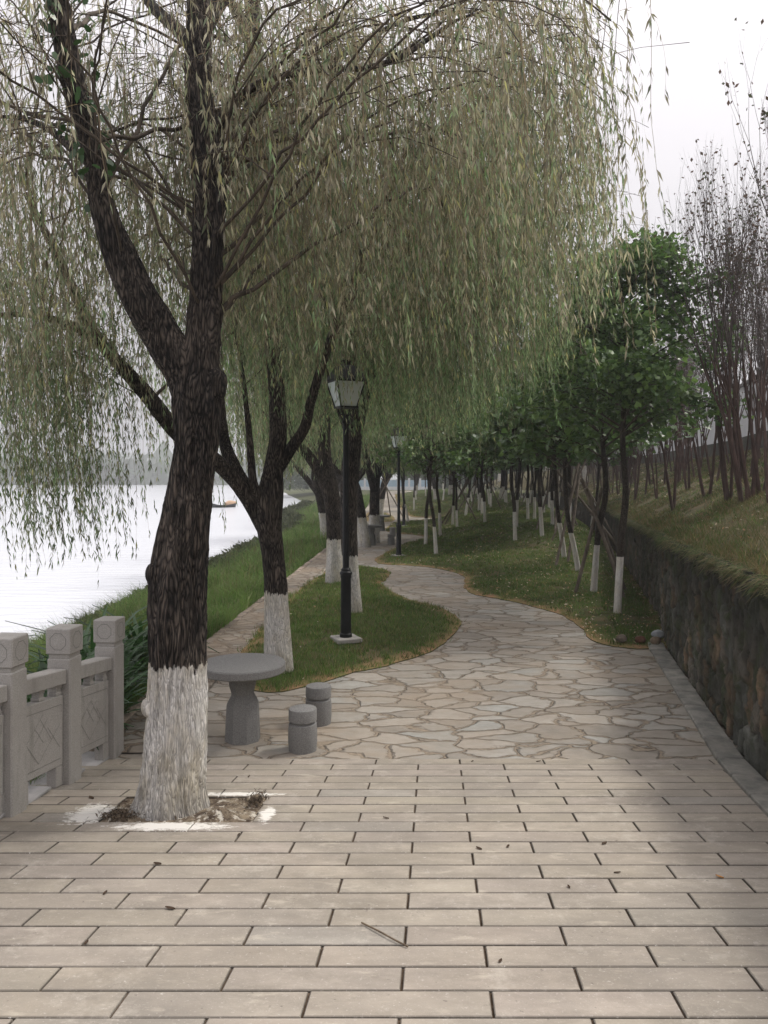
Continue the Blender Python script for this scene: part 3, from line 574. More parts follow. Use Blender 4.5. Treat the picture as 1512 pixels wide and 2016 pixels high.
tag(g.build('leaf_litter', M['dry']), 'dry fallen leaves strewn over the lawns and the slope', 'fallen leaves', kind='stuff')
# white wall on a dark stone footing at the head of the slope
r = empty('white_wall', (float(wallX(20))+4.2, 20, 3.), 0, 'white rendered wall on a dark stone footing at the top of the slope', 'wall')
ys = np.arange(8, 75, .5); xw = wallX(ys)+4.25; zb = wallT(ys)+.45*4.2
def prism(g, x0, x1, z0, z1, col=(1, 1, 1)):
    V = np.stack([np.stack([x0, ys, z0], 1), np.stack([x0, ys, z1], 1), np.stack([x1, ys, z1], 1), np.stack([x1, ys, z0], 1)], 1).reshape(-1, 3); i = np.arange(len(ys)-1)[:, None]*4
    g.add(V, np.concatenate([i+np.array([[q, 4+q, 4+(q+1) % 4, (q+1) % 4]]) for q in range(4)]), col)
for nm, m_, x0, x1, z0, z1 in (('footing', M['rubble'], xw-.06, xw+.5, zb-.3, zb+.45), ('wall_panel', M['plaster'], xw+.04, xw+.3, zb+.452, zb+2.1), ('coping', M['granite_dark'], xw-.03, xw+.38, zb+2.102, zb+2.2)):
    g = G(); prism(g, x0, x1, z0, z1, (.09, .085, .075)); o = g.build(nm, m_, r); o.location = (-r.location[0], -20, -3.)
# ------------------------------------------------------------------ balustrade
BR = empty('stone_balustrade', (-2.12, 5.3, float(ramp(5.3))), 0, 'carved pale granite balustrade of square posts and panels along the river side', 'balustrade')
RZ = -math.atan(.1); ca, sa = math.cos(RZ), math.sin(RZ)
def bal(x, y, z):       # local (right-left, along, up from ground of that spot) -> local coords of the balustrade
    return np.array((x*ca-y*sa, x*sa+y*ca, z))
def zsl(y): return float(ramp(5.3+y))-float(ramp(5.3))
class GB(G):
    def bb(s, c, d, bev=.004, shear=False):
        k = s.n; s.box((0, 0, 0), d, bev=bev); V = s.V[-1]+np.array(c, float)
        if shear: V[:, 2] += np.array([zsl(v) for v in V[:, 1]])
        else: V[:, 2] += zsl(c[1])
        s.V[-1] = np.stack([V[:, 0]*ca-V[:, 1]*sa, V[:, 0]*sa+V[:, 1]*ca, V[:, 2]], 1); return s
posts = [-1.99, -1.34, -.64+.0, .05, .66]
posts = [.66+.02-.68*k for k in (4, 3, 2, 1, 0)]
for py in posts:
    g = GB(); g.bb((-.085, py, .41), (.165, .165, .90), .008); g.bb((-.085, py, .875), (.148, .148, .03), .002); g.bb((-.085, py, .978), (.178, .178, .178), .007)
    p = g.build('post', M['granite'], BR)
    for sgn in (0, 1, 2):           # octagonal carving on the faces of the cap
        e = GB()
        for k in range(8):
            a0, a1 = math.pi/8+k*math.pi/4, math.pi/8+(k+1)*math.pi/4; R_ = .062; u0, v0, u1, v1 = R_*math.cos(a0), R_*math.sin(a0), R_*math.cos(a1), R_*math.sin(a1)
            P = []
            for (u, v) in ((u0, v0), (u1, v1), (u1*.93, v1*.93), (u0*.93, v0*.93)):
                q = (-.085+u, py-.0905, .978+v) if sgn == 0 else ((.0055, py+u, .978+v) if sgn == 1 else (-.085+u, py+.0905, .978+v))
                P.append(bal(q[0], q[1], q[2]+zsl(py)))
            e.add(P, np.array([(0, 1, 2, 3)]))
        e.build('carving', M['groove'], p)
for i in range(4):
    y0, y1 = posts[i]+.084, posts[i+1]-.084; L = y1-y0; ym = (y0+y1)/2
    GB().bb((-.085, ym, .735), (.12, L-.002, .10), .006, True).build('rail', M['granite'], BR)
    g = GB(); g.bb((-.085, ym, .375), (.075, L-.01, .47), .004, True)
    for f in (-.5, 0, .5):
        wd_ = .075 if f else .07; yc_ = ym+f*(L-.085 if f else 0)
        g.bb((-.085, yc_, .622), (.06, wd_, .022), .003, True); g.bb((-.085, yc_, .645), (.055, wd_*.72, .03), .003, True); g.bb((-.085, yc_, .671), (.06, wd_, .026), .003, True)
        if f: g.bb((-.085, yc_, .07), (.07, .10, .14), .004, True)
    pn = g.build('panel', M['granite'], BR)
    e = GB()
    def strip(ya, za, yb, zb_, w_=.0035):
        d = np.array((yb-ya, zb_-za)); d /= np.linalg.norm(d); n_ = np.array((-d[1], d[0]))*w_/2; P = []
        for (yy_, zz_) in ((ya, za), (yb, zb_)):
            for s_ in (-1, 1): P.append(bal(-.0450, yy_+n_[0]*s_, zz_+n_[1]*s_+zsl(yy_)))
        e.add([P[0], P[1], P[3], P[2]], np.array([(0, 1, 2, 3)]))
    ya, yb, za, zb_ = ym-L/2+.035, ym+L/2-.035, .19, .55
    strip(ya, zb_, yb, zb_); strip(yb, zb_, yb, zb_-.05); strip(ya, za, yb, za, .003)
    for a_, b_ in (((.05, .06), (.2, -.1)), ((-.04, .13), (.10, -.03)), ((-.2, .0), (-.06, -.15)), ((-.1, .08), (.0, -.03))):
        strip(ym+a_[0], .37+a_[1], ym+b_[0], .37+b_[1])
    for a_, b_ in (((-.2, .0), (.0, .16)), ((-.06, -.15), (.2, .05)), ((-.12, -.03), (.05, .12))):
        strip(ym+a_[0], .37+a_[1], ym+b_[0], .37+b_[1], .0025)
    e.build('carving', M['groove'], pn)

# ------------------------------------------------------------------ lamps
def make_lamp():
    r = empty('street_lamp', (0, 0, 0))
    G().box((0, 0, .02), (.32, .32, .06), bev=.01).build('base_slab', M['granite'], r)
    G().lathe([(0, .05), (.078, .05), (.078, .09), (.068, .10), (.064, .78), (.070, .80), (.070, .83)], 20).build('base_column', M['black'], r, smooth=False)
    G().lathe([(.070, .83), (.078, .835), (.078, .86), (.06, .88), (.06, .90), (.045, .92)], 20).build('collar', M['black'], r)
    g = G(); g.lathe([(.041, .90), (.036, 2.72), (.05, 2.73), (.05, 2.76), (.03, 2.78), (.03, 2.84)], 16)
    g.build('pole', M['black'], r)
    g = G(); b, t_, z0, z1 = .105, .185, 2.93, 3.245          # lantern cage: narrow at the bottom, wide under the roof
    for sx_ in (-1, 1):
        for sy_ in (-1, 1):
            g.tube([(sx_*b, sy_*b, z0), (sx_*t_, sy_*t_, z1)], .011, 4); g.tube([(0, 0, 2.80), (sx_*.06, sy_*.06, 2.86), (sx_*b*.9, sy_*b*.9, z0)], .008, 4)
    g.box((0, 0, z0), (.235, .235, .022)); g.box((0, 0, z1+.01), (.405, .405, .028), bev=.006); g.build('lantern_frame', M['black'], r)
    g = G()
    prof = [(.215, z1+.025), (.12, z1+.19), (.065, z1+.21), (.04, z1+.24), (.04, z1+.26)]
    for k in range(len(prof)): prof[k] = (prof[k][0]*1.34, prof[k][1])
    g.lathe(prof, 4, ph=math.pi/4); rf = g.build('roof', M['black'], r)
    G().lathe([(.0, z1+.25), (.07, z1+.255), (.07, z1+.27), (.02, z1+.285), (.0, z1+.30)], 16).build('finial', M['black'], rf)
    for k in range(4):
        a = k*math.pi/2; c_, s_ = math.cos(a), math.sin(a); P = [(-b+.008, -b+.003, z0+.01), (b-.008, -b+.003, z0+.01), (t_-.008, -t_+.003, z1-.005), (-t_+.008, -t_+.003, z1-.005)]
        P = np.array(P); th = np.array([(0, .006, 0)]); P = np.vstack([P, P+th]); P = np.stack([P[:, 0]*c_-P[:, 1]*s_, P[:, 0]*s_+P[:, 1]*c_, P[:, 2]], 1)
        G().add(P, np.array([(0, 1, 2, 3), (7, 6, 5, 4), (0, 4, 5, 1), (1, 5, 6, 2), (2, 6, 7, 3), (3, 7, 4, 0)])).build('glass_pane', M['lamp_glass'], r)
    return r
lamp = make_lamp(); GL = 'black lantern street lamps along the path'
x, y, z = ground_at(681, 1279)
lamp.location = (x, y, .11); lamp.rotation_euler = (0, 0, .42); tag(lamp, 'nearest black lantern lamp post, on a square slab in the small lawn island', 'street lamp', GL)
for px_, py_, rz, lb in ((785, 1098, .3, 'second black lamp post, at the left tip of the right-hand lawn'), (795, 1038, .2, 'farthest black lamp post, partly hidden behind the second one')):
    x, y, z = ground_at(px_, py_); dup(lamp, (x, y, z+.03), rz, 1, lb)

# ------------------------------------------------------------------ round tables and drum stools
def make_table():
    r = empty('round_table', (0, 0, 0))
    G().lathe([(0, .565), (.34, .565), (.352, .575), (.352, .625), (.345, .635), (0, .637)], 48).build('tabletop', M['granite_dark'], r)
    g = G(); g.lathe([(.0, -.02), (.148, -.02), (.142, .14), (.134, .29), (.130, .31), (.096, .375), (.094, .39), (.108, .44), (.112, .455), (.114, .47), (.114, .566), (.0, .566)], 8, ph=math.pi/8); g.build('pedestal', M['granite_dark'], r)
    return r
def make_stool():
    r = empty('drum_stool', (0, 0, 0))
    G().lathe([(0, .335), (.095, .335), (.108, .33), (.112, .32), (.112, .238), (.094, .230)], 32).build('seat', M['granite_dark'], r, smooth=False)
    G().lathe([(.094, .232), (.094, .219), (.110, .212), (.115, .16), (.115, .07), (.108, -.01), (0, -.01)], 32).build('drum', M['granite_dark'], r)
    return r
tb = make_table(); x, y, z = ground_at(477, 1458); tb.location = (x, y+.02, 0); tag(tb, 'nearest round grey granite table, right of the front willow', 'table', 'round granite tables beside the path')
for px_, py_, lb in ((731, 1073, 'round stone table farther up the path, behind the near lawn island'), (751, 1045, 'farthest round stone table, just beyond the middle one')):
    x, y, z = ground_at(px_, py_); dup(tb, (x, y, 0), .2, 1, lb)
stl = make_stool(); x, y, z = ground_at(596, 1477); stl.location = (x, y, 0); tag(stl, 'nearest drum stool, right in front of the round granite table', 'stool', 'stone drum stools round the tables')
for px_, py_, lb in ((627, 1425, 'drum stool behind and right of the nearest stool'), (770, 1072, 'far drum stool left of the second lamp post, the nearer of two'), (773, 1056, 'far drum stool left of the second lamp post, the farther of two')):
    x, y, z = ground_at(px_, py_); dup(stl, (x, y, 0), .5, 1, lb)

# ------------------------------------------------------------------ willows
def bark_disp(amp, seed, freq=1.):
    def f(a, L, r):
        cx, cy = np.cos(a), np.sin(a); q = 5.2*freq; n1 = vn(cx*q+L*1.1, cy*q, L*4.2, seed); n2 = vn(cx*q*2.3, cy*q*2.3+L, L*11, seed+3)
        rid = 1-np.abs(n1*2-1); rid2 = 1-np.abs(n2*2-1)
        return amp*((rid**1.5-.5)*1.0+(rid2-.5)*.55)+amp*2.2*(vn(cx*1.3, cy*1.3, L*1.3, seed+7)-.5)
    return f
def limb(g, pts, seed, sides=28, step=.04, amp=.012):
    P = catmull(np.array(pts, float), step); g.tube(P[:, :3], np.maximum(P[:, 3], .004), sides, disp=bark_disp(amp, seed) if amp else None); return P
def px_limb(pts, base):    # (px, py, distance, width_px) -> local points with radius
    return [(*(at(p[0], p[1], p[2])-base), p[3]/2/F*p[2]) for p in pts]
DOWN = np.array((0, 0, -1.))
def willow_crown(name, limbs, base, seed, nb, per, tip, cols, parent, dome, leaf=1., lpm=30, extra=(), reject=None, maxL=3.2, tw=.0045, twc=(.26, .19, .13), tube_sides=5, wind=(.06, 0, 0), minz=2.9, edge=True):
    """limbs: list of resampled (x,y,z,r) local; returns objects: branches, twigs+leaves"""
    R = np.random.default_rng(seed); gb = G(); roots = []; dirs = []
    ctr, rad, zlo, zhi = dome; allP = np.vstack([l[len(l)//4:] for l in limbs]); allP = allP[allP[:, 2] > min(minz, allP[:, 2].max()-1)]
    targets = []
    for k in range(nb):
        a = R.random()*2*math.pi; q = math.sqrt(R.random())*rad; f = q/rad
        targets.append(np.array((ctr[0]+math.cos(a)*q, ctr[1]+math.sin(a)*q, zlo+(zhi-zlo)*math.sqrt(max(0, 1-f*f))*R.uniform(.35, 1))))
    def okt(t_):
        if not edge: return True
        q = np.array(t_)+base; a_, b_ = pxof(q[0], max(q[1], 1.), q[2]); return (a_ < 1180 or q[1] < 1.5) and not (q[1] < 2.4 and q[0] > .2)
    nb0 = len(targets); targets = [t_ for t_ in targets if okt(t_)]; nb = len(targets)
    targets += [np.array(e, float) for e in extra]
    for ti, tg in enumerate(targets):
        w_ = np.linalg.norm(allP[:, :3]-tg, axis=1)+np.maximum(0, allP[:, 2]-tg[2]+.4)*3; i = R.choice(np.where(w_ < w_.min()*1.35+.25)[0])
        p0 = allP[i, :3]; dv = tg-p0; L = np.linalg.norm(dv)
        if L < .25: continue
        mid = p0+dv*.5+np.array((R.normal()*.12*L, R.normal()*.12*L, .16*L)); end = tg+np.array((dv[0]*.12, dv[1]*.12, -.12*L))
        r0 = min(allP[i, 3]*.6, .003+.0034*L); P = catmull(np.array([(*p0, r0), (*mid, r0*.6), (*tg, r0*.3), (*end, .004)]), .14); P[:, :3] += R.normal(size=(len(P), 3))*.012
        if edge:
            q = P[:, :3]+base; q = q[q[:, 1] > .8]
            if len(q):
                ax_, ay_ = pxof(q[:, 0], q[:, 1], q[:, 2])
                if ((ay_ > -60) & (ax_ > 1225)).any(): continue
        gb.tube(P[:, :3], np.maximum(P[:, 3], .003), tube_sides, cap=False)
        tp = [P]
        for q in range(4):
            j = R.integers(len(P)//4, len(P)); a = R.random()*6.28; l = R.uniform(.4, 1.1); d = np.array((math.cos(a), math.sin(a), R.uniform(-.1, .5)))*l
            Q = catmull(np.array([(*P[j, :3], P[j, 3]*.6), (*(P[j, :3]+d*.5+(0, 0, .06)), P[j, 3]*.4), (*(P[j, :3]+d+(0, 0, -.08)), .003)]), .14)
            gb.tube(Q[:, :3], np.maximum(Q[:, 3], .002), 4, cap=False); tp.append(Q)
        A = np.vstack([q[len(q)//4:] for q in tp]); pk = int(per*(1.7 if ti >= nb else 1)); ix = R.integers(0, len(A), pk); roots.append(A[ix, :3]); o = (tg-np.array((*ctr, 0)))[:2]; o = o/(np.linalg.norm(o)+.3)
        aa = R.random(pk)*6.28; dirs.append(np.stack([np.cos(aa)+o[0]*.8, np.sin(aa)+o[1]*.8, R.uniform(-.3, .7, pk)], 1))
    P0 = np.vstack(roots); D = np.vstack(dirs); D /= np.linalg.norm(D, axis=1)[:, None]; n_ = len(P0)
    wp = P0+base; tz = tip(wp[:, 0], wp[:, 1], R); L = np.minimum(wp[:, 2]-tz, maxL*R.uniform(.55, 1, n_)); k = L > .18
    if edge:
        ex, ey = pxof(wp[:, 0], np.maximum(wp[:, 1], .5), wp[:, 2]-L); k &= ~((ex > np.interp(ey, [-400, 200, 300, 480, 620, 700], [1295, 1290, 1265, 1190, 1130, 1090])+150*(vn(wp[:, 0]*2.2, wp[:, 1]*2.2, 0, 9)-.55)) & (ey > -300) & (R.random(n_) < .8))
    if reject is not None: k &= ~reject(wp[:, 0], wp[:, 1], wp[:, 2], wp[:, 2]-L, R)
    P0, D, L = P0[k], D[k], L[k]; n_ = len(P0); K = 16; st = (L*1.12/K)[:, None]; pts = np.zeros((n_, K+1, 3)); pts[:, 0] = P0; ph = R.random((n_, 2))*6.28; hz = np.minimum(1., .35/np.maximum(L, .2))
    for q in range(K):
        f = (q+1)/K; al = np.clip(f/(hz+.12), 0, 1)[:, None]; al = al*al*(3-2*al)
        d = D*(1-al)+(DOWN+np.array(wind)*.8)*al; d = d+np.stack([np.sin(ph[:, 0]+q*.55), np.cos(ph[:, 1]+q*.5), 0*ph[:, 0]], 1)*.09+R.normal(size=(n_, 3))*.035; d /= np.linalg.norm(d, axis=1)[:, None]; pts[:, q+1] = pts[:, q]+d*st
    gl = G()        # twigs as narrow ribbons, leaves as folded lance-shaped blades
    a = R.random(n_)*3.14; sv = np.stack([np.cos(a), np.sin(a), 0*a], 1)[:, None]*(tw/2)*np.linspace(1, .35, K+1)[None, :, None]
    V = np.stack([pts-sv, pts+sv], 2).reshape(-1, 3); b = (np.arange(n_)[:, None]*(K+1)+np.arange(K)[None]).reshape(-1, 1)*2
    tone = (R.uniform(.55, 1.55, 400)[(vn(P0[:, 0]*1.7, P0[:, 1]*1.7, P0[:, 2]*1.2, seed)*399).astype(int) % 400])[:, None]; tc_ = np.array(twc)*R.uniform(.6, 1.4, (n_, 1)); gl.add(V, b+np.array([[0, 1, 3, 2]]), np.repeat(tc_, (K+1)*2, 0))
    nl = np.maximum(3, (L*lpm*R.uniform(.55, 1.2, n_)).astype(int)); si = np.repeat(np.arange(n_), nl); m_ = len(si); u = R.random(m_)**.8*K*.999; i0 = u.astype(int); fr = (u-i0)[:, None]
    p = pts[si, i0]*(1-fr)+pts[si, i0+1]*fr; T = pts[si, i0+1]-pts[si, i0]; T /= np.linalg.norm(T, axis=1)[:, None]
    a = R.random(m_)*6.28; o = np.stack([np.cos(a), np.sin(a), 0*a], 1); dl = T*.75+o*R.uniform(.2, .75, (m_, 1))+DOWN*.45; dl /= np.linalg.norm(dl, axis=1)[:, None]
    ln = R.uniform(.04, .085, m_)[:, None]*leaf; wd_ = ln*R.uniform(.065, .11, (m_, 1)); s_ = np.cross(dl, R.normal(size=(m_, 3))); s_ /= np.linalg.norm(s_, axis=1)[:, None]+1e-9
    V = np.stack([p, p+dl*ln*.42+s_*wd_, p+dl*ln+DOWN*ln*.12, p+dl*ln*.42-s_*wd_], 1).reshape(-1, 3)
    cols = np.array(cols); ci = np.clip((R.random(n_)[si]*.6+R.random(m_)*.4)*len(cols), 0, len(cols)-1).astype(int); c = cols[ci]*R.uniform(.6, 1.35, (m_, 1))*tone[si]*(1.06, 1.0, 1.0)
    y_ = R.random(m_) < .035; c[y_] = np.array((.48, .46, .22))*R.uniform(.7, 1.2, (y_.sum(), 1))
    gl.add(V, np.arange(m_)[:, None]*4+np.array([[0, 1, 2, 3]]), np.repeat(c, 4, 0))
    gb.build('branches', M['willow_twig'] if 'willow_twig' in M else M['twig'], parent, smooth=True)
    print(name, 'strands', n_, 'leaves', m_)
    return gl.build(name, M['leaf'], parent)
M['willow_twig'] = m_simple('willow_branch_bark', (.03, .024, .018), (.10, .078, .058), 14, .9, .5, .006, sc_=(1, 1, .3))
TAN = [(0.208, 0.233, 0.15), (0.274, 0.264, 0.192), (0.315, 0.304, 0.224), (0.201, 0.248, 0.16), (0.357, 0.348, 0.257), (0.181, 0.236, 0.144)]
MID = [(0.158, 0.234, 0.118), (0.203, 0.255, 0.152), (0.257, 0.281, 0.178), (0.178, 0.263, 0.135), (0.138, 0.216, 0.107), (0.231, 0.279, 0.16)]
GRN = [(0.134, 0.243, 0.106), (0.165, 0.274, 0.122), (0.122, 0.215, 0.098), (0.187, 0.288, 0.144), (0.149, 0.234, 0.116), (0.2, 0.268, 0.143)]
GREY = [(.065, .085, .045), (.085, .10, .055), (.10, .11, .07), (.06, .08, .04), (.12, .115, .075)]
def pxof(x, y, z): return 756+F*x/y, HOR-F*(z-EYE)/y
# --- front willow
base = np.array((*(lambda q: (q[0], q[1]))(at(336, 1605, 4.72)), float(ramp(4.72))-.02)); GW = 'weeping willows on the river side'
W1 = empty('willow_tree', base, 0, 'large front willow, thick leaning dark trunk with whitewashed foot in the paving pit', 'willow tree', GW)
T1 = px_limb([(334, 1640, 4.72, 158), (336, 1600, 4.72, 132), (340, 1520, 4.71, 120), (344, 1420, 4.70, 117), (347, 1300, 4.70, 112), (349, 1200, 4.70, 112), (352, 1120, 4.70, 108), (366, 1020, 4.70, 97), (380, 920, 4.70, 88), (388, 860, 4.70, 93), (388, 800, 4.70, 104), (388, 760, 4.70, 98), (394, 690, 4.70, 76), (402, 600, 4.72, 70), (408, 500, 4.74, 62), (412, 400, 4.8, 64), (402, 270, 4.9, 58), (392, 120, 5.0, 46), (400, -60, 5.15, 40), (430, -320, 5.3, 26), (470, -560, 5.5, 12)], base)
L1 = px_limb([(386, 800, 4.75, 70), (356, 725, 4.70, 74), (318, 660, 4.66, 74), (278, 590, 4.6, 68), (244, 520, 4.58, 62), (216, 450, 4.55, 52), (196, 380, 4.5, 44), (186, 310, 4.45, 40), (160, 220, 4.4, 42), (134, 110, 4.35, 40), (112, -20, 4.3, 36), (80, -260, 4.2, 24), (30, -520, 4.1, 10)], base)
L2 = px_limb([(406, 300, 4.9, 26), (450, 215, 4.9, 20), (505, 168, 4.85, 15), (560, 150, 4.8, 13), (640, 136, 4.75, 12), (720, 134, 4.7, 10), (790, 112, 4.65, 9), (850, 72, 4.6, 7), (900, 40, 4.6, 5), (960, 20, 4.5, 2)], base)
L3 = px_limb([(398, 60, 5.05, 36), (470, -60, 5.3, 26), (560, -220, 5.6, 18), (640, -330, 5.9, 10)], base)
L4 = px_limb([(398, 120, 5.0, 24), (350, 60, 5.2, 24), (290, 0, 5.5, 18), (220, -120, 5.9, 12)], base)
L5 = px_limb([(190, 330, 4.48, 22), (150, 300, 4.6, 16), (90, 250, 4.8, 12), (20, 230, 5.0, 7), (-60, 240, 5.1, 4)], base)
g = G(); lim = []
P = catmull(np.array(T1), .02)
def w1disp(a, L, r):
    d = bark_disp(.02, 3, 1.7)(a, L, r); z = L
    flare = np.exp(-((z-.0)/.16)**2)*.10*(.5+vn(np.cos(a)*2.5, np.sin(a)*2.5, 0, 9))
    def bump(a0, z0, sa_, sz_, h): da = np.angle(np.exp(1j*(a-a0))); return h*np.exp(-(da/sa_)**2-((z-z0)/sz_)**2)
    return d+flare*.6
g.tube(P[:, :3], P[:, 3]*np.interp(P[:, 2], [0, .5, 1.2, 3], [1, .97, .92, .92]), 120, disp=w1disp); lim.append(P)
for q, (zc, ang, rr_) in enumerate(((1.47, math.pi, .055), (1.42, math.pi*.9, .045), (2.62, -.2, .07), (2.58, .1, .06), (.66, math.pi*1.02, .05))):     # burls
    i = np.argmin(abs(P[:, 2]-zc)); c = P[i, :3]+np.array((math.cos(ang), -.35, 0))*(P[i, 3]*.80); a_ = np.linspace(-1, 1, 9); 
    g.tube([c+np.array((0, 0, t_*rr_*1.3)) for t_ in a_], [max(.004, rr_*math.sqrt(1-min(.99, t_*t_))) for t_ in a_], 20, disp=bark_disp(.006, 40+q, 2))
lim.append(limb(g, L1, 5, 80, .025, .012)); lim.append(limb(g, L2, 6, 12, .06, .003)); lim.append(limb(g, L3, 7, 20, .05, .006)); lim.append(limb(g, L4, 8, 20, .05, .006)); lim.append(limb(g, L5, 9, 12, .05, .003))
g.build('trunk', M['willow'], W1, smooth=True)
def tip1(x, y, R):
    n_ = len(x); t_ = np.full(n_, 3.0)+R.random(n_)*.9
    t_ = np.where(y < 4.9, np.maximum(t_, 3.3+R.random(n_)*1.4), t_); t_ = np.where(y < 3.6, 3.9+R.random(n_)*.8, t_); t_ = np.where(y < 2.2, 4.6+R.random(n_), t_)
    t_ = np.where((x < -2.2) & (y > 5), 2.3+R.random(n_)*1.2, t_)
    return t_
def rej1(x, y, z0, z1, R):
    d = np.hypot(x, y); px_, py_ = pxof(x, np.maximum(y, .5), z1); return ((y < 4.6) & (px_ > 120) & (px_ < 470) & (R.random(len(x)) < .75)) | ((x < -1.2) & (R.random(len(x)) < .4)) | (d < 3.0) | (px_ > 1280)
willow_crown('crown', lim, base, 101, 84, 28, tip1, TAN, W1, ((.5, 1.1), 3.2, 3.8, 5.8), extra=[at(560, 150, 4.9)-base, at(700, 110, 4.8)-base, at(840, 60, 4.7)-base, at(60, 230, 4.9)-base, at(-40, 300, 5.1)-base, at(640, 60, 5.2)-base, at(760, 0, 5.6)-base, at(520, 80, 5.0)-base], reject=rej1, lpm=24, wind=(.10, 0, 0))
# climbing vine on the left limb
g = G(); R = np.random.default_rng(5)
Pl = lim[1]; sel = np.where((Pl[:, 2]+base[2] > 3.9) & (Pl[:, 2]+base[2] < 5.4))[0]
for k in range(170):
    i = sel[R.integers(0, len(sel))]; a = R.random()*6.28; rr_ = Pl[i, 3]+R.uniform(.0, .12); p = Pl[i, :3]+base+np.array((math.cos(a)*rr_, math.sin(a)*rr_, R.normal()*.05)); s_ = R.uniform(.018, .034); u = R.normal(size=3); u /= np.linalg.norm(u); v = np.cross(u, R.normal(size=3)); v /= np.linalg.norm(v); an = np.array((0, .9, 2, 3.14, 4.28, 5.4)); g.add([p+(u*math.cos(t_)+v*math.sin(t_))*s_*(1.35 if t_ == 0 else 1) for t_ in an], np.array([(0, 1, 2, 3), (0, 3, 4, 5)]), np.array((.04, .085, .03))*R.uniform(.6, 1.5))
vs = Pl[sel][::6]; tt = np.arange(len(vs))*1.1; vp = vs[:, :3]+base+np.stack([np.cos(tt)*(vs[:, 3]+.01), np.sin(tt)*(vs[:, 3]+.01), 0*tt], 1); 
vine = empty('climbing_vine', tuple(vp[0]), 0, 'broad leaved green vine climbing the left limb of the front willow', 'vine')
o = g.build('foliage', M['bleaf'], vine); o.location = tuple(-vp[0]); g = G(); g.tube(vp, .006, 5); o = g.build('stem', M['twig'], vine); o.location = tuple(-vp[0])
# --- second willow
b2 = np.array((at(548, 1330, 8.42)[0], 8.42, -.02))
W2 = empty('willow_tree', b2, 0, 'forked willow standing behind the round granite table, whitewashed foot', 'willow tree', GW)
D2 = 8.42
T2 = px_limb([(552, 1345, D2, 60), (550, 1320, D2, 56), (546, 1260, D2, 52), (543, 1160, D2, 46), (537, 1090, D2, 44), (530, 1030, D2, 50), (532, 980, D2, 52), (540, 920, D2, 38), (548, 860, D2, 34), (546, 780, D2+.1, 32), (536, 680, D2+.2, 28), (522, 540, D2+.2, 30), (510, 380, D2+.1, 30), (500, 200, D2, 32), (498, 60, D2-.1, 30), (500, -120, D2-.2, 22), (520, -330, D2-.3, 10)], b2)
LL = [T2,
 px_limb([(524, 1040, D2, 38), (496, 990, D2, 36), (462, 945, D2-.1, 31), (420, 905, D2-.2, 30), (380, 880, D2-.3, 30), (340, 842, D2-.4, 30), (292, 780, D2-.5, 30), (250, 732, D2-.6, 27), (212, 690, D2-.7, 24), (178, 640, D2-.8, 20), (140, 560, D2-.9, 18), (96, 470, D2-1, 14), (50, 380, D2-1.1, 9)], b2),
 px_limb([(508, 1000, D2, 30), (486, 962, D2+.1, 26), (462, 920, D2+.1, 24), (442, 870, D2+.2, 22), (434, 800, D2+.3, 20), (424, 680, D2+.3, 18), (440, 520, D2+.3, 14), (470, 380, D2+.3, 8)], b2),
 px_limb([(545, 925, D2, 26), (575, 880, D2, 22), (600, 840, D2, 20), (612, 790, D2-.1, 18), (640, 700, D2-.2, 16), (690, 560, D2-.3, 14), (760, 400, D2-.5, 12), (850, 270, D2-.6, 9), (960, 190, D2-.7, 5)], b2),
 px_limb([(200, 680, D2-.7, 18), (140, 640, D2-.8, 15), (80, 625, D2-.9, 12), (10, 620, D2-1, 9), (-60, 640, D2-1.1, 5)], b2),
 px_limb([(508, 380, D2, 20), (560, 240, D2-.2, 16), (660, 120, D2-.4, 12), (800, 40, D2-.5, 8), (940, 20, D2-.6, 5)], b2),
 px_limb([(516, 990, D2-.05, 22), (500, 955, D2-.1, 18), (494, 900, D2-.1, 15), (488, 830, D2-.1, 12), (480, 760, D2-.1, 9), (468, 660, D2, 6), (470, 540, D2+.1, 3)], b2),
 px_limb([(500, 100, D2, 22), (430, -40, D2, 16), (340, -160, D2, 10)], b2)]
g = G(); lim = [limb(g, l, 20+i, 40 if i < 2 else 16, .04, .010 if i == 0 else .006) for i, l in enumerate(LL)]; g.build('trunk', M['willow'], W2, smooth=True)
def tip2(x, y, R):
    n_ = len(x); t_ = 2.75+.18*np.maximum(x, 0)+R.random(n_)*.8
    t_ = np.where(x < -1.7, 1.3+R.random(n_)**1.1*1.7, t_)
    return np.where(y < 4.8, 3.3+R.random(n_), t_)
def rej2(x, y, z0, z1, R):
    px_, py_ = pxof(x, np.maximum(y, .5), z1); return ((x < -1.5) & (z1 > 1.9) & (R.random(len(x)) < .38)) | ((y < 9.6) & (abs(px_-668) < 60) & (py_ > 660)) | ((px_ > 290) & (px_ < 440) & (py_ > 700) & (y < 8.4)) | ((abs(px_-235) < 70) & (py_ > 760) & (R.random(len(x)) < .5)) | ((px_ > 960) & (py_ > 830-1.15*(px_-960)) & (R.random(len(x)) < .95)) | (px_ > 1290)
ex2 = [at(a_, b_, c_)-b2 for a_, b_, c_ in ((40, 560, 7.2), (-30, 600, 7), (90, 640, 7), (150, 700, 7.4), (10, 700, 6.8), (60, 480, 7.4), (-60, 520, 6.6), (120, 600, 6.6), (200, 620, 7.6), (270, 690, 7.8), (20, 640, 7.8), (130, 500, 7.9), (-20, 420, 7.5), (70, 700, 7.5), (180, 740, 7.9), (880, 240, 7.7), (1000, 160, 7.6), (1070, 100, 7.6), (1080, 60, 7.6), (700, 420, 8), (900, 380, 7.6), (800, 500, 7.8), (640, 560, 8), (1000, 420, 7.5), (740, 620, 7.8), (560, 600, 8))]
willow_crown('crown', lim, b2, 202, 84, 28, tip2, MID, W2, ((1.0, -.3), 3.7, 4.4, 7.2), extra=ex2, reject=rej2, lpm=26, wind=(.10, 0, 0))
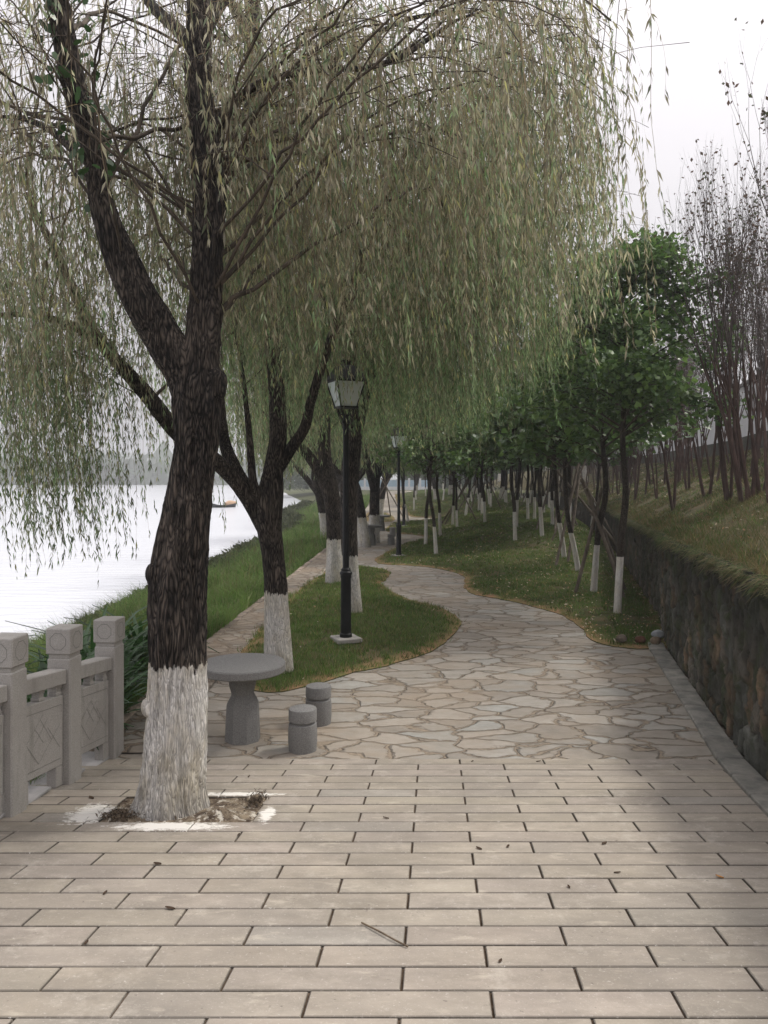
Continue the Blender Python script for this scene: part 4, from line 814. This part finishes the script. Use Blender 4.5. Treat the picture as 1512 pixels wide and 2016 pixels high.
# --- third and fourth, side by side behind the nearest lamp
x3, y3, z3 = ground_at(694, 1222); b3 = np.array((x3, y3, .06)); D3 = y3
W3 = empty('willow_tree', b3, 0, 'dark willow trunk directly behind the nearest lamp post', 'willow tree', GW)
LL = [px_limb([(696, 1232, D3, 60), (694, 1215, D3, 44), (692, 1150, D3, 34), (688, 1080, D3, 32), (686, 1000, D3, 34), (690, 920, D3, 36), (698, 850, D3, 30), (700, 760, D3, 24), (690, 600, D3, 22), (700, 400, D3, 18), (720, 200, D3, 12), (740, 40, D3, 6)], b3),
 px_limb([(694, 900, D3, 26), (706, 830, D3, 24), (724, 760, D3-.2, 20), (760, 660, D3-.4, 16), (830, 540, D3-.8, 12), (930, 420, D3-1.2, 8), (1050, 330, D3-1.5, 5)], b3),
 px_limb([(690, 860, D3, 18), (660, 780, D3+.2, 15), (620, 680, D3+.4, 12), (590, 560, D3+.5, 8)], b3),
 px_limb([(700, 740, D3, 16), (760, 600, D3-.5, 13), (880, 480, D3-1, 10), (1020, 430, D3-1.5, 6), (1130, 420, D3-2, 4)], b3)]
g = G(); lim = [limb(g, l, 30+i, 28 if i < 1 else 14, .06, .007) for i, l in enumerate(LL)]; g.build('trunk', M['willow'], W3, smooth=True)
def tip3(x, y, R):
    n_ = len(x); t_ = 2.6+R.random(n_)*.9+.2*np.maximum(x-1, 0); return np.where(y < 6, 3.3+R.random(n_)*.8, t_)
def rej3(x, y, z0, z1, R):
    px_, py_ = pxof(x, np.maximum(y, .5), z1); return ((y < 9.5) & (abs(px_-668) < 60) & (py_ > 660)) | ((px_ > 960) & (py_ > 830-1.15*(px_-960)) & (R.random(len(x)) < .95)) | (px_ > 1270)
ex3 = [at(a_, b_, c_)-b3 for a_, b_, c_ in ((900, 520, 9.5), (1000, 480, 9), (1060, 560, 8.5), (1090, 520, 8.5), (1085, 420, 8.6), (820, 600, 10), (960, 620, 9), (760, 680, 10.5), (700, 640, 10.5), (1095, 300, 8.2), (1100, 640, 8.8), (1100, 180, 8), (1090, 80, 8), (1060, 250, 9), (1120, 160, 8.5), (1110, 40, 8), (1000, 60, 9))]
willow_crown('crown', lim, b3, 303, 74, 28, tip3, GRN+MID[:2], W3, ((1.4, -.8), 4.2, 4.6, 8.0), extra=ex3, reject=rej3, lpm=24, leaf=1.12, wind=(.10, 0, 0))
x4, y4, z4 = ground_at(657, 1152); b4 = np.array((x4, y4, .0)); D4 = y4
W4 = empty('willow_tree', b4, 0, 'curved willow left of the nearest lamp post with a limb bending to the river', 'willow tree', GW)
LL = [px_limb([(660, 1165, D4, 48), (658, 1140, D4, 36), (658, 1060, D4, 30), (656, 1000, D4, 32), (648, 950, D4, 32), (640, 900, D4, 26), (640, 820, D4, 22), (650, 700, D4, 18), (660, 560, D4, 14), (670, 400, D4, 8)], b4),
 px_limb([(652, 985, D4, 26), (632, 935, D4, 22), (606, 895, D4, 20), (580, 868, D4-.2, 17), (540, 800, D4-.4, 14), (500, 700, D4-.5, 10), (470, 600, D4-.6, 6)], b4)]
g = G(); lim = [limb(g, l, 40+i, 24, .07, .007) for i, l in enumerate(LL)]; g.build('trunk', M['willow'], W4, smooth=True)
willow_crown('crown', lim, b4, 404, 60, 24, lambda x, y, R: np.where(x < -1.6, 2.0, 2.6)+R.random(len(x))*.9, MID, W4, ((-.3, 0), 4.0, 4.2, 7.5), lpm=20, leaf=1.45, tw=.007, wind=(.10, 0, 0), tube_sides=4, reject=lambda x, y, z0, z1, R: (x < -2.3) & (z1 < 3) & (R.random(len(x)) < .6))
# --- farther willows: one built, then copied
def far_willow(seed, lean):
    r = empty('willow_tree', (0, 0, 0)); R = np.random.default_rng(seed)
    LL = [[(0, 0, -.05, .26), (0, 0, .1, .2), (lean*.2, 0, .9, .17), (lean*.5, 0, 1.7, .17), (lean*.8, 0, 2.4, .14), (lean*.8+.2, .2, 3.6, .1), (lean*.8, 0, 5.6, .05)],
          [(lean*.5, 0, 1.6, .12), (lean*.6-.5, .1, 2.3, .10), (lean-1.2, .2, 3.3, .08), (lean-1.9, .2, 4.6, .04)], [(lean*.6, 0, 2.0, .1), (lean*.6+.5, -.3, 2.8, .08), (lean+1.2, -.6, 4.2, .04)]]
    g = G(); lim = [limb(g, l, seed+i, 14, .12, .01) for i, l in enumerate(LL)]; g.build('trunk', M['willow'], r, smooth=True)
    willow_crown('crown', lim, np.zeros(3), seed, 46, 22, lambda x, y, R: 2.3+R.random(len(x))*1.0, MID, r, ((0, 0), 3.6, 4.2, 7.2), lpm=9, leaf=2.6, tw=.012, tube_sides=4, wind=(.10, 0, 0), minz=2.2, edge=False)
    return r
fw = [far_willow(501, -.5), far_willow(502, .35)]
spots = [((717, 1077), 0, .2, 'leaning willow with whitewashed foot just left of the middle round table'), ((736, 1069), 1, 1.4, 'willow behind the middle round table, half hidden by the table'), ((748, 1017), 0, 2.6, 'willow with several whitewashed stems on the small far lawn island')]
for i, (pp, v_, rz, lb) in enumerate(spots):
    x, y, z = ground_at(*pp); o = fw[v_]
    if i < 2: o.location = (x, y, 0); o.rotation_euler = (0, 0, rz); tag(o, lb, 'willow tree', GW)
    else: dup(o, (x, y, .05), rz, 1, lb, GW)
for k, (x, y) in enumerate([(-2.2, 29), (-2.6, 36), (-3.2, 47), (-3.1, 58), (-3.8, 68), (-3.4, 80), (-4.2, 92), (-5.8, 106), (2.8, 118), (-1.5, 124), (7, 112), (-9, 125)]):
    dup(fw[k % 2], (x, y, -.1), k*1.9, 1+.08*(k % 3), 'far willow in the hazy row where the river bank recedes', GW)
# ------------------------------------------------------------------ young broad-leaved trees on the right lawn
def young_tree(seed, nleaf, lsz, lean=(0, 0), h0=1.7, H=5.6, rad=1.35, bend=.0):
    r = empty('young_tree', (0, 0, 0)); R = np.random.default_rng(seed); g = G()
    T = catmull(np.array([(0, 0, -.05, .062), (lean[0]*.3, lean[1]*.3, .5, .056), (lean[0]*.8, lean[1]*.8, 1.2, .052), (lean[0]+bend, lean[1], 1.9, .05), (lean[0]+bend*.4, lean[1]+.05, 2.8, .042), (lean[0]+.05, lean[1], 4.2, .026), (lean[0]-.05, lean[1], H-.3, .008)]), .08)
    g.tube(T[:, :3], T[:, 3], 14, disp=bark_disp(.004, seed, 1.)); tips = []; gbr = G()
    for k in range(64):
        z = R.uniform(h0+.45, H-.3); i = np.argmin(abs(T[:, 2]-z)); a = R.random()*6.28; f = (z-h0)/(H-h0); l = rad*(.45+.75*math.sin(math.pi*min(1, f*.85+.18)))*R.uniform(.6, 1.1)*(1-.35*f)
        d = np.array((math.cos(a), math.sin(a), 0))*l; p = T[i, :3]; P = catmull(np.array([(*p, T[i, 3]*.5), (*(p+d*.5+(0, 0, l*.28)), .010), (*(p+d+(0, 0, l*R.uniform(.1, .45))), .004)]), .1)
        gbr.tube(P[:, :3], P[:, 3], 5, cap=False); tips.append(P[len(P)//4:, :3])
        for q in range(4):
            j = R.integers(len(P)//3, len(P)); a2 = a+R.normal()*1.; e = np.array((math.cos(a2), math.sin(a2), R.uniform(-.15, .25)))*R.uniform(.2, .5); Q = np.array([P[j, :3], P[j, :3]+e*.5+(0, 0, .02), P[j, :3]+e]); gbr.tube(Q, (.005, .004, .002), 4, cap=False); tips.append(catmull(Q, .08))
    g.build('trunk', M['young'], r, smooth=True); gbr.build('branches', M['willow_twig'], r)
    A = np.vstack(tips); n_ = nleaf; p = A[R.integers(0, len(A), n_)]+R.normal(size=(n_, 3))*(.11, .11, .12)
    nrm = R.normal(size=(n_, 3))*.8+(0, 0, .8); nrm /= np.linalg.norm(nrm, axis=1)[:, None]; u = np.cross(nrm, R.normal(size=(n_, 3))); u /= np.linalg.norm(u, axis=1)[:, None]; v = np.cross(nrm, u); s_ = lsz*R.uniform(.6, 1.2, (n_, 1))
    an = [(-.15, .0, 0), (-.55, .62, .12), (.25, .85, .1), (1.15, .0, -.12), (.25, -.85, .1), (-.55, -.62, .12)]
    V = np.stack([p+(u*a_+v*b_+nrm*c_)*s_*.55 for a_, b_, c_ in an], 1).reshape(-1, 3)
    f = R.random(n_)[:, None]; c = np.array((.06, .12, .042))*(1-f)+np.array((.15, .235, .07))*f; c = c*R.uniform(.7, 1.3, (n_, 1)); i = np.arange(n_)[:, None]*6
    gl = G(); gl.add(V, [i+np.array([[0, 1, 2, 3]]), i+np.array([[0, 3, 4, 5]])], np.repeat(c, 6, 0)); gl.build('crown', M['bleaf'], r); return r
GY = 'young whitewashed trees in rows on the right-hand lawn'
yt = [young_tree(601, 10500, .095, (.09, .02), 2.2, 5.9, 1.6, .05), young_tree(602, 4200, .14, (-.12, 0), 1.9, 5.6, 1.6, -.1), young_tree(603, 1900, .22, (.05, .05), 1.8, 5.8, 1.8, .08), young_tree(604, 1900, .22, (-.28, .1), 1.8, 5.4, 1.8)]
ytused = set()
def put_young(v_, x, y, z, rz, s, lb):
    o = yt[v_]
    if v_ not in ytused: ytused.add(v_); o.location = (x, y, z); o.rotation_euler = (0, 0, rz); o.scale = (s, s, s); return tag(o, lb, 'young tree', GY)
    return tag(dup(o, (x, y, z), rz, s, lb, GY), cat='young tree')
near = [((1215, 1212), 0, 0, 1, 'nearest young tree, thick round leaved crown over a white painted foot by the stone wall'), ((1168, 1172), 1, 2.9, 1, 'young tree propped by stakes, next left of the nearest young tree'), ((1140, 1130), 3, .3, .97, 'young tree whose white painted foot leans left, behind the stakes'),
 ((1112, 1103), 3, .9, 1, 'thin leaning young tree with a blotched white foot, farther left than the leaning one'), ((1088, 1038), 2, 1, 1, 'young tree rooted on the rise of the lawn close to the wall foot'), ((859, 1097), 1, .4, .9, 'forked young tree with a dark stripe on its white foot, right of the second lamp'), ((838, 1075), 2, .2, .95, 'young tree with a clean white foot nearest to the second lamp'),
 ((867, 1057), 2, 3, .95, 'young tree standing just behind the forked one'), ((891, 1036), 3, 2, .95, 'young tree at the foot of crossed grey stakes in mid lawn'), ((900, 1041), 2, 1.4, .8, 'small young tree with a very thin white foot in mid lawn'), ((916, 1018), 3, 4, 1, 'young tree with broad grey white foot in the middle of the lawn')]
for pp, v_, rz, s, lb in near: x, y, z = ground_at(*pp); put_young(v_, x, y, z, rz, s, lb)
R = np.random.default_rng(77)
farp = [(943, 1007), (1007, 986), (1020, 988), (1052, 999), (1071, 992), (883, 976), (966, 973), (980, 968), (819, 986), (815, 1006), (804, 1029), (930, 990), (905, 985), (990, 978)]
for pp in farp: x, y, z = ground_at(*pp); put_young(2+R.integers(0, 2), x, y, z, R.random()*6.28, R.uniform(.9, 1.1), 'far young tree with white painted foot deep in the rows')
for k in range(16):
    y = 26+k*5.2+R.uniform(-1.5, 1.5); x = float(wallX(y))*R.uniform(.30, .95); 
    if x < 2.6: x += 2
    put_young(2+R.integers(0, 2), x, y, float(lawn_rise(x, y)), R.random()*6.28, R.uniform(.9, 1.15), 'far young tree with white painted foot deep in the rows')
# stake tripods
SS = None
GS = 'wooden prop frames round the young trees'
def stakes(cx, cy, cz, feet, top, lb, r_=.032):
    r = empty('tree_stakes', (cx, cy, cz), 0, lb, 'tree props', GS)
    for fx, fy, tx, ty, tz in feet: tx, ty, tz = tx+(tx-fx)*.12, ty+(ty-fy)*.12, tz*1.12; g = G(); g.tube(catmull(np.array([(fx, fy, -.05), ((fx+tx)/2+.01, (fy+ty)/2, tz/2), (tx, ty, tz)]), .15), r_, 8, disp=lambda a, L, r: .002*vn(np.cos(a)*2, np.sin(a)*2, L*6, 3)); g.build('pole', M['stake'], r)
    G().tube([(0-.07, 0, top-.12), (.06, .03, top-.10), (.02, -.07, top-.12), (-.07, 0, top-.13)], .008, 5).build('tie', M['stake'], r); return r
x, y, z = ground_at(1168, 1172)
stakes(x, y, z, [(-.42, -.25, .12, .05, 1.75), (.42, -.55, -.13, .0, 1.9), (.75, .45, -.05, .0, 1.75)], 1.6, 'nearest prop frame, with a long pale pole on its right side')
x, y, z = ground_at(1112, 1103)
stakes(x, y, z, [(-.5, -1.2, .30, .1, 2.1), (-.15, -.9, .35, .1, 1.9), (1.5, -.4, -.1, .1, 2.1)], 1.8, 'prop frame of long dark poles crossing behind the leaning white foot')
x, y, z = ground_at(1088, 1038)
stakes(x, y, z, [(-.9, -1.6, .1, 0, 2.1), (-.5, -2.6, .2, 0, 2.1), (.9, 0, -.15, 0, 2.2)], 1.9, 'prop frame of thin poles at the foot of the lawn rise')
x, y, z = ground_at(891, 1036)
stakes(x, y, z, [(-.55, .2, .7, .1, 1.9), (1.1, -.6, .1, .1, 2.0), (-.3, .8, .6, .1, 1.9)], 1.7, 'crossed grey prop poles in the middle of the lawn')
x, y, z = ground_at(943, 1007)
stakes(x, y, z, [(-.55, -.9, .0, .1, 2.0), (1.2, -.2, .2, .1, 2.1), (-1.1, .4, .1, .1, 1.9)], 1.8, 'prop poles right of the mid lawn, one pole standing out to the right')
x, y, z = ground_at(748, 1017)
stakes(x+.3, y-1, z, [(1.0, -1, -.1, .3, 1.9), (-1.0, .4, .1, .2, 1.9), (.3, 1.0, .0, .2, 1.9)], 1.7, 'prop poles at the multi stemmed willow on the small far island')
for pp in ((1052, 999), (1007, 986), (1071, 992), (1030, 992), (960, 985), (1140, 1060)):
    x, y, z = ground_at(*pp); stakes(x, y, z, [(-1.0, -.8, .1, 0, 2.1), (.9, -.7, -.1, 0, 2.1), (0, 1.1, 0, 0, 2.1)], 1.8, 'prop poles deep in the rows of young trees', .025)

# ------------------------------------------------------------------ bare reddish shrubs on the slope
def myrtle(seed, H, stems, leafy=260):
    r = empty('bare_shrub', (0, 0, 0)); R = np.random.default_rng(seed); gs = G(); gt = G(); tips = []
    def grow(p, d, rad, l, dep):
        n_ = 4; P = [p]; q = p.copy(); e = d.copy()
        for k in range(n_): e = e+R.normal(size=3)*.05+(0, 0, .06); e /= np.linalg.norm(e); q = q+e*l/n_; P.append(q)
        (gs if dep < 2 else gt).tube(P, np.linspace(rad, rad*.72, n_+1), 8 if dep == 0 else (6 if dep < 2 else (4 if dep < 4 else 3)), cap=False)
        if dep >= 6 or rad < .0015: tips.append(np.array(P)); return
        for k in range(2 if R.random() < .55 else 3):
            a = R.random()*6.28; sp_ = R.uniform(.10, .30); f = e+np.array((math.cos(a), math.sin(a), 0))*sp_; f /= np.linalg.norm(f); grow(q, f, rad*.72*R.uniform(.62, .9), l*R.uniform(.62, .92), dep+1)
        if dep >= 1: tips.append(np.array(P)[2:])
    for k in range(stems):
        a = R.random()*6.28; grow(np.array((math.cos(a)*.05, math.sin(a)*.05, -.05)), np.array((math.cos(a)*.13, math.sin(a)*.13, 1.)), R.uniform(.024, .036), H*.27, 0)
    gs.build('stems', M['myrtle'], r, smooth=True); gt.build('twigs', M['myrtle_twig'], r)
    A = np.vstack(tips); p = A[R.integers(0, len(A), leafy)]+R.normal(size=(leafy, 3))*.006; d = R.normal(size=(leafy, 3))+(0, 0, -.7); d /= np.linalg.norm(d, axis=1)[:, None]; s_ = np.cross(d, R.normal(size=(leafy, 3))); s_ /= np.linalg.norm(s_, axis=1)[:, None]; l = R.uniform(.03, .07, (leafy, 1))
    gl = G(); c = np.array([(.09, .06, .045), (.13, .08, .06), (.08, .09, .05)])[R.integers(0, 3, leafy)]; gl.add(np.stack([p, p+d*l*.5+s_*l*.28, p+d*l, p+d*l*.5-s_*l*.28], 1).reshape(-1, 3), np.arange(leafy)[:, None]*4+np.array([[0, 1, 2, 3]]), np.repeat(c, 4, 0)); gl.build('leaves', M['dry'], r); return r
M['myrtle_twig'] = m_simple('reddish_twig', (.055, .042, .038), (.12, .098, .09), 14, .85, 0)
mv = [myrtle(701, 4.5, 4, 600), myrtle(702, 4.3, 3, 500), myrtle(703, 4.8, 2, 700), myrtle(704, 4.2, 2, 450)]; mu = set(); GM = 'bare reddish shrubs on the slope'
def put_m(v_, x, y, rz, s, lb):
    z = float(hill_z(x, y)); o = mv[v_]
    if v_ not in mu: mu.add(v_); o.location = (x, y, z); o.rotation_euler = (0, 0, rz); o.scale = (s,)*3; return tag(o, lb, 'shrub', GM)
    return tag(dup(o, (x, y, z), rz, s, lb, GM), cat='shrub')
hf = lambda x, y: hill_z(x, y)
nm = [((1468, 987), 0, 'bare shrub with crossing reddish stems, nearest on the slope at the right'), ((1437, 985), 1, 'straight stemmed bare shrub just left of the crossing stems'), ((1392, 977), 3, 'single stemmed bare shrub with a kinked foot, left of the pair'), ((1356, 965), 3, 'single straight bare shrub in the middle of the front row'), ((1336, 953), 1, 'bare shrub forked at the ground in a narrow V, front row'), ((1305, 955), 1, 'bare shrub with a wide low fork, front row'), ((1283, 953), 0, 'bare shrub with clustered stems, leftmost of the clear front row'), ((1246, 952), 3, 'thin bare shrub half behind the nearest young tree')]
for pp, v_, lb in nm:
    d = np.arange(5, 60, .02); z = EYE-(pp[1]-HOR)/F*d; x = (pp[0]-756)/F*d; k = np.argmax((z <= hill_z(x, d)) & (x > wallX(d)+.2)); put_m(v_, x[k], d[k], R.random()*6.28, 1., lb)
put_m(2, 4.75, 8.3, 1.0, 1.02, 'tall bare shrub with a few dark leaves rising at the right edge')
for k in range(78):
    y = 9.0+k*.62+R.uniform(-.6, .6); u = R.choice([.9, 2.0, 3.1, 3.8])+R.uniform(-.25, .25)
    if u < 1.5 and y < 14: u += .5
    put_m(R.integers(0, 4), float(wallX(y))+u, y, R.random()*6.28, R.uniform(.8, 1.02), 'bare reddish shrub in the thicket behind the front row on the slope')

# ------------------------------------------------------------------ strap-leaved plants behind the balustrade
GP = 'strap leaved plants behind the balustrade'
def lily(x, y, z, n_, L, seed, lb):
    r = empty('strap_leaf_plant', (x, y, z), 0, lb, 'plant', GP); R = np.random.default_rng(seed); g = G()
    for k in range(n_):
        a = R.random()*6.28; l = L*R.uniform(.6, 1.1); el = R.uniform(.8, 1.45); K = 7; p = np.array((math.cos(a)*.04, math.sin(a)*.04, 0)); P = [p]
        for q in range(K): e_ = el-1.5*(q/K)**1.4*R.uniform(.7, 1.2); p = p+np.array((math.cos(a)*math.cos(e_), math.sin(a)*math.cos(e_), math.sin(e_)))*l/K; P.append(p)
        P = np.array(P); sd_ = np.array((-math.sin(a), math.cos(a), 0)); wd_ = .024*np.array([.7, 1, 1.1, 1.1, 1, .85, .6, .05])[:, None]; c = np.array((.035, .085, .025))*R.uniform(.6, 1.5)
        V = np.stack([P-sd_*wd_, P-(0, 0, .006), P+sd_*wd_], 1).reshape(-1, 3); i = np.arange(K)[:, None]*3; g.add(V, np.concatenate([i+np.array([[0, 1, 4, 3]]), i+np.array([[1, 2, 5, 4]])]), c)
    g.build('leaves', M['bleaf'], r); G().lathe([(0, -.06), (.03, -.05), (.035, .0), (.02, .06), (0, .07)], 8).build('bulb', M['soil'], r)
for k, (px_, py_, d, L) in enumerate([(62, 1300, 7.2, .85), (100, 1290, 6.8, .8), (150, 1290, 7.6, .85), (185, 1265, 8.2, .9), (215, 1280, 7.2, .7), (30, 1340, 6.6, .75), (120, 1330, 6.3, .6), (240, 1300, 8.4, .75), (180, 1330, 6.5, .55), (278, 1260, 8.8, .7)]):
    x = (px_-756)/F*d; z = float(bank_z(x, d)); lily(x, d, z, 46, L*1.5, 800+k, 'dark green strap leaved clump behind the balustrade')
# ------------------------------------------------------------------ boat
x, y = -19.6, 94; r = empty('boat', (x, y, ZW), .5, 'small dark boat with a tan bow out on the river', 'boat'); g = G(); ts = np.linspace(-1, 1, 15)
V = []
for t_ in ts: wv = .55*(1-abs(t_)**2.6)+.02; sheer = .28+.30*t_**2; V += [(t_*1.6, -wv, sheer), (t_*1.5, -wv*.6, -.05), (t_*1.5, wv*.6, -.05), (t_*1.6, wv, sheer)]
g.add(V, np.array([(i*4+q, i*4+4+q, i*4+5+q, i*4+1+q) for i in range(14) for q in range(3)])); g.build('hull', M['black'], r)
g = G(); g.tube([(.3, 0, .3), (.7, 0, .42), (1.1, 0, .5), (1.6, 0, .62)], (.34, .44, .36, .08), 10); g.build('bow_cover', m_simple('tan_tarpaulin', (.42, .27, .17), (.5, .34, .22), 6, .8, .3), r)
# ------------------------------------------------------------------ small things on the ground
r = empty('plastic_bag', (3.62, 10.15, .06), 0, 'crumpled white plastic bag lying at the foot of the wall end', 'plastic bag'); g = G(); a_ = np.linspace(-1, 1, 9)
g.tube([(t_*.09, 0, .03) for t_ in a_], [max(.01, .055*math.sqrt(1-min(.98, t_*t_))) for t_ in a_], 14, disp=lambda a, L, r: .03*(vn(np.cos(a)*3, np.sin(a)*3, L*22, 5)-.5)); g.build('bag_body', m_simple('white_plastic', (.28, .31, .33), (.42, .44, .45), 9, .4, .2), r)
for k, (dx, dy, c, lb) in enumerate([(-.32, -.25, (.16, .075, .05), 'reddish rubble lump beside the white bag'), (-.14, -.3, (.26, .2, .14), 'tan rubble lump in front of the white bag'), (-.55, -.2, (.16, .13, .10), 'dark rubble lump left of the white bag')]):
    g = G(); g.tube([(t_*.07, 0, 0) for t_ in a_], [max(.006, .055*math.sqrt(1-min(.98, t_*t_))) for t_ in a_], 9, disp=lambda a, L, r: .03*(vn(np.cos(a)*2, np.sin(a)*2, L*16, 15+k)-.5)); o = g.build('rubble_lump', m_simple('rubble_lump_%d' % k, tuple(np.array(c)*.6), c, 12), None, (3.62+dx, 10.15+dy, .07)); tag(o, lb, 'rubble')
g = G(); Pt = np.array([at(712, 1826, 3.2), at(745, 1838, 3.12), at(775, 1850, 3.05), at(803, 1866, 3.0)]); Pt[:, 2] = ramp(Pt[:, 1])+.006; Pt[1:3, 2] += .004
c0 = Pt[0].copy(); g.tube(catmull(Pt-c0, .02), .0035, 6); tag(g.build('fallen_twig', M['twig'], None, tuple(c0)), 'thin curved brown twig lying on the pavers near the camera', 'twig')
LV = [(1417, 1728, 'orange brown curled leaf at the right of the pavers', .020), (1190, 1662, 'small dark leaf on the pavers right of centre', .02), (1000, 1668, 'pair-leaf at mid pavers, right of the centre joint', .018), (943, 1672, 'dark curled leaf left of the mid paver leaf', .02), (1120, 1748, 'small dark crumb leaf below the mid pavers', .014), (1215, 1720, 'dark leaf two courses above the right crumb', .017), (1060, 1500, 'small leaf at the edge between pavers and flagstones', .02), (760, 1612, 'dark leaf on the pavers right of the tree pit', .02), (470, 1645, 'dark leaf just below the whitewash splashes', .015), (310, 1702, 'dark leaf on a joint at the left pavers', .022), (207, 1760, 'dark leaf at the far left pavers', .018), (335, 1790, 'brown curled leaf in a joint at the left', .026), (170, 1858, 'black leaf crumb at a joint corner bottom left', .016), (985, 1895, 'two dark specks of leaf at the bottom right of centre', .012), (180, 1572, 'long dark leaf left of the front willow foot', .03), (245, 1580, 'small leaf near the whitewash left of the tree', .014), (490, 1530, 'dark leaf right of the front willow', .018), (930, 1500, 'thin leaf on the far pavers', .018)]
for k, (px_, py_, lb, s_) in enumerate(LV):
    d = np.arange(2, 7, .005); kk = np.argmax(EYE-(py_-HOR)/F*d <= ramp(d)); x, y = (px_-756)/F*d[kk], d[kk]; a = rng.random()*6.28; g = G(); n_ = 5; P = []
    for q in range(n_): t_ = q/(n_-1)*2-1; wv = s_*.4*(1-t_*t_)+.001; P += [(t_*s_, -wv, .003+.003*t_*t_), (t_*s_, 0, .001), (t_*s_, wv, .005+.002*t_*t_)]
    P = np.array(P); P = np.stack([P[:, 0]*math.cos(a)-P[:, 1]*math.sin(a), P[:, 0]*math.sin(a)+P[:, 1]*math.cos(a), P[:, 2]], 1); i = np.arange(n_-1)[:, None]*3
    g.add(P, np.concatenate([i+np.array([[0, 3, 4, 1]]), i+np.array([[1, 4, 5, 2]])]), (.42, .2, .06) if k == 0 else (.07, .045, .03)); tag(g.build('fallen_leaf', M['dry'], None, (x, y, float(ramp(y))+.002)), lb, 'fallen leaf', 'fallen leaves on the pavers')
for k, (x, y) in enumerate([(4.2, 62), (6.5, 74), (9, 58), (3.4, 84), (10, 86), (6.8, 100), (11, 70), (12.5, 48), (14, 62), (17, 80), (15, 100), (20, 60), (4.5, 106)]):
    dup(fw[k % 2], (x, y, float(lawn_rise(x, y)) if x < wallX(y) else float(hill_z(x, y))), k*2.3, 1+.06*(k % 4), 'far willow deep in the wood beyond the rows of young trees', 'willows in the wood beyond the right-hand lawn')
for k in range(34):
    y = 22+k*1.9+R.uniform(-1, 1); x = float(wallX(y))*R.uniform(.42, .97)
    put_young(2+R.integers(0, 2), x, y, float(lawn_rise(x, y)), R.random()*6.28, R.uniform(.85, 1.1), 'far young tree with white painted foot deep in the rows')
g = G(); n_ = 26000; x = np.concatenate([rng.uniform(3, 70, n_*3//4), rng.uniform(-22, -2.5, n_//4)]); y = rng.uniform(136, 165, len(x)); z = rng.random(len(x))**.8*(5+6*fbm(x*.12, y*.1, s=66)); d = rng.normal(size=(len(x), 2, 3))*.5; p = np.stack([x, y, z], 1)
g.add(np.stack([p, p+d[:, 0], p+d[:, 1]], 1).reshape(-1, 3), np.arange(len(x))[:, None]*3+np.array([[0, 1, 2]]), np.repeat(np.array([[.06, .08, .04]])*rng.uniform(.5, 1.5, (len(x), 1)), 3, 0)); tag(g.build('distant_wood', M['leaf']), 'dark distant wood closing the far end of the park', 'wood', kind='stuff')
# white wall and panels added for a bright gap, trunks and building
r = empty('far_gap_wall', (.5, 132, 0), 0, 'white low wall with posts and pale blue panels added for the bright gap at the far end of the path', 'backdrop')
g = G(); g.box((0, 0, .3), (16, .3, .6)); g.build('low_wall', M['plaster'], r)
for k in range(9): G().box((-7.6+k*1.9, -.02, 1.0), (.35, .36, 2.0), bev=.02).build('post', M['plaster'], r)
bl = m_simple('blue_panel', (.30, .42, .52), (.38, .5, .6), 3)
for k in range(8): G().box((-6.65+k*1.9, 0, 1.15), (1.54, .06, 1.1)).build('panel', bl, r)
# ------------------------------------------------------------------ haze
hz = G().box((-600, 1060, 18), (3900, 2200, 60)).build('haze', bpy.data.materials.new('haze')); m = hz.data.materials[0]; m.use_nodes = True; t_ = m.node_tree; t_.nodes.clear()
o_ = t_.nodes.new('ShaderNodeOutputMaterial'); v_ = t_.nodes.new('ShaderNodeVolumePrincipled'); v_.inputs['Color'].default_value = (.93, .96, 1, 1); v_.inputs['Density'].default_value = .0016; v_.inputs['Anisotropy'].default_value = .3
t_.links.new(v_.outputs[0], o_.inputs['Volume']); tag(hz, kind='stuff')
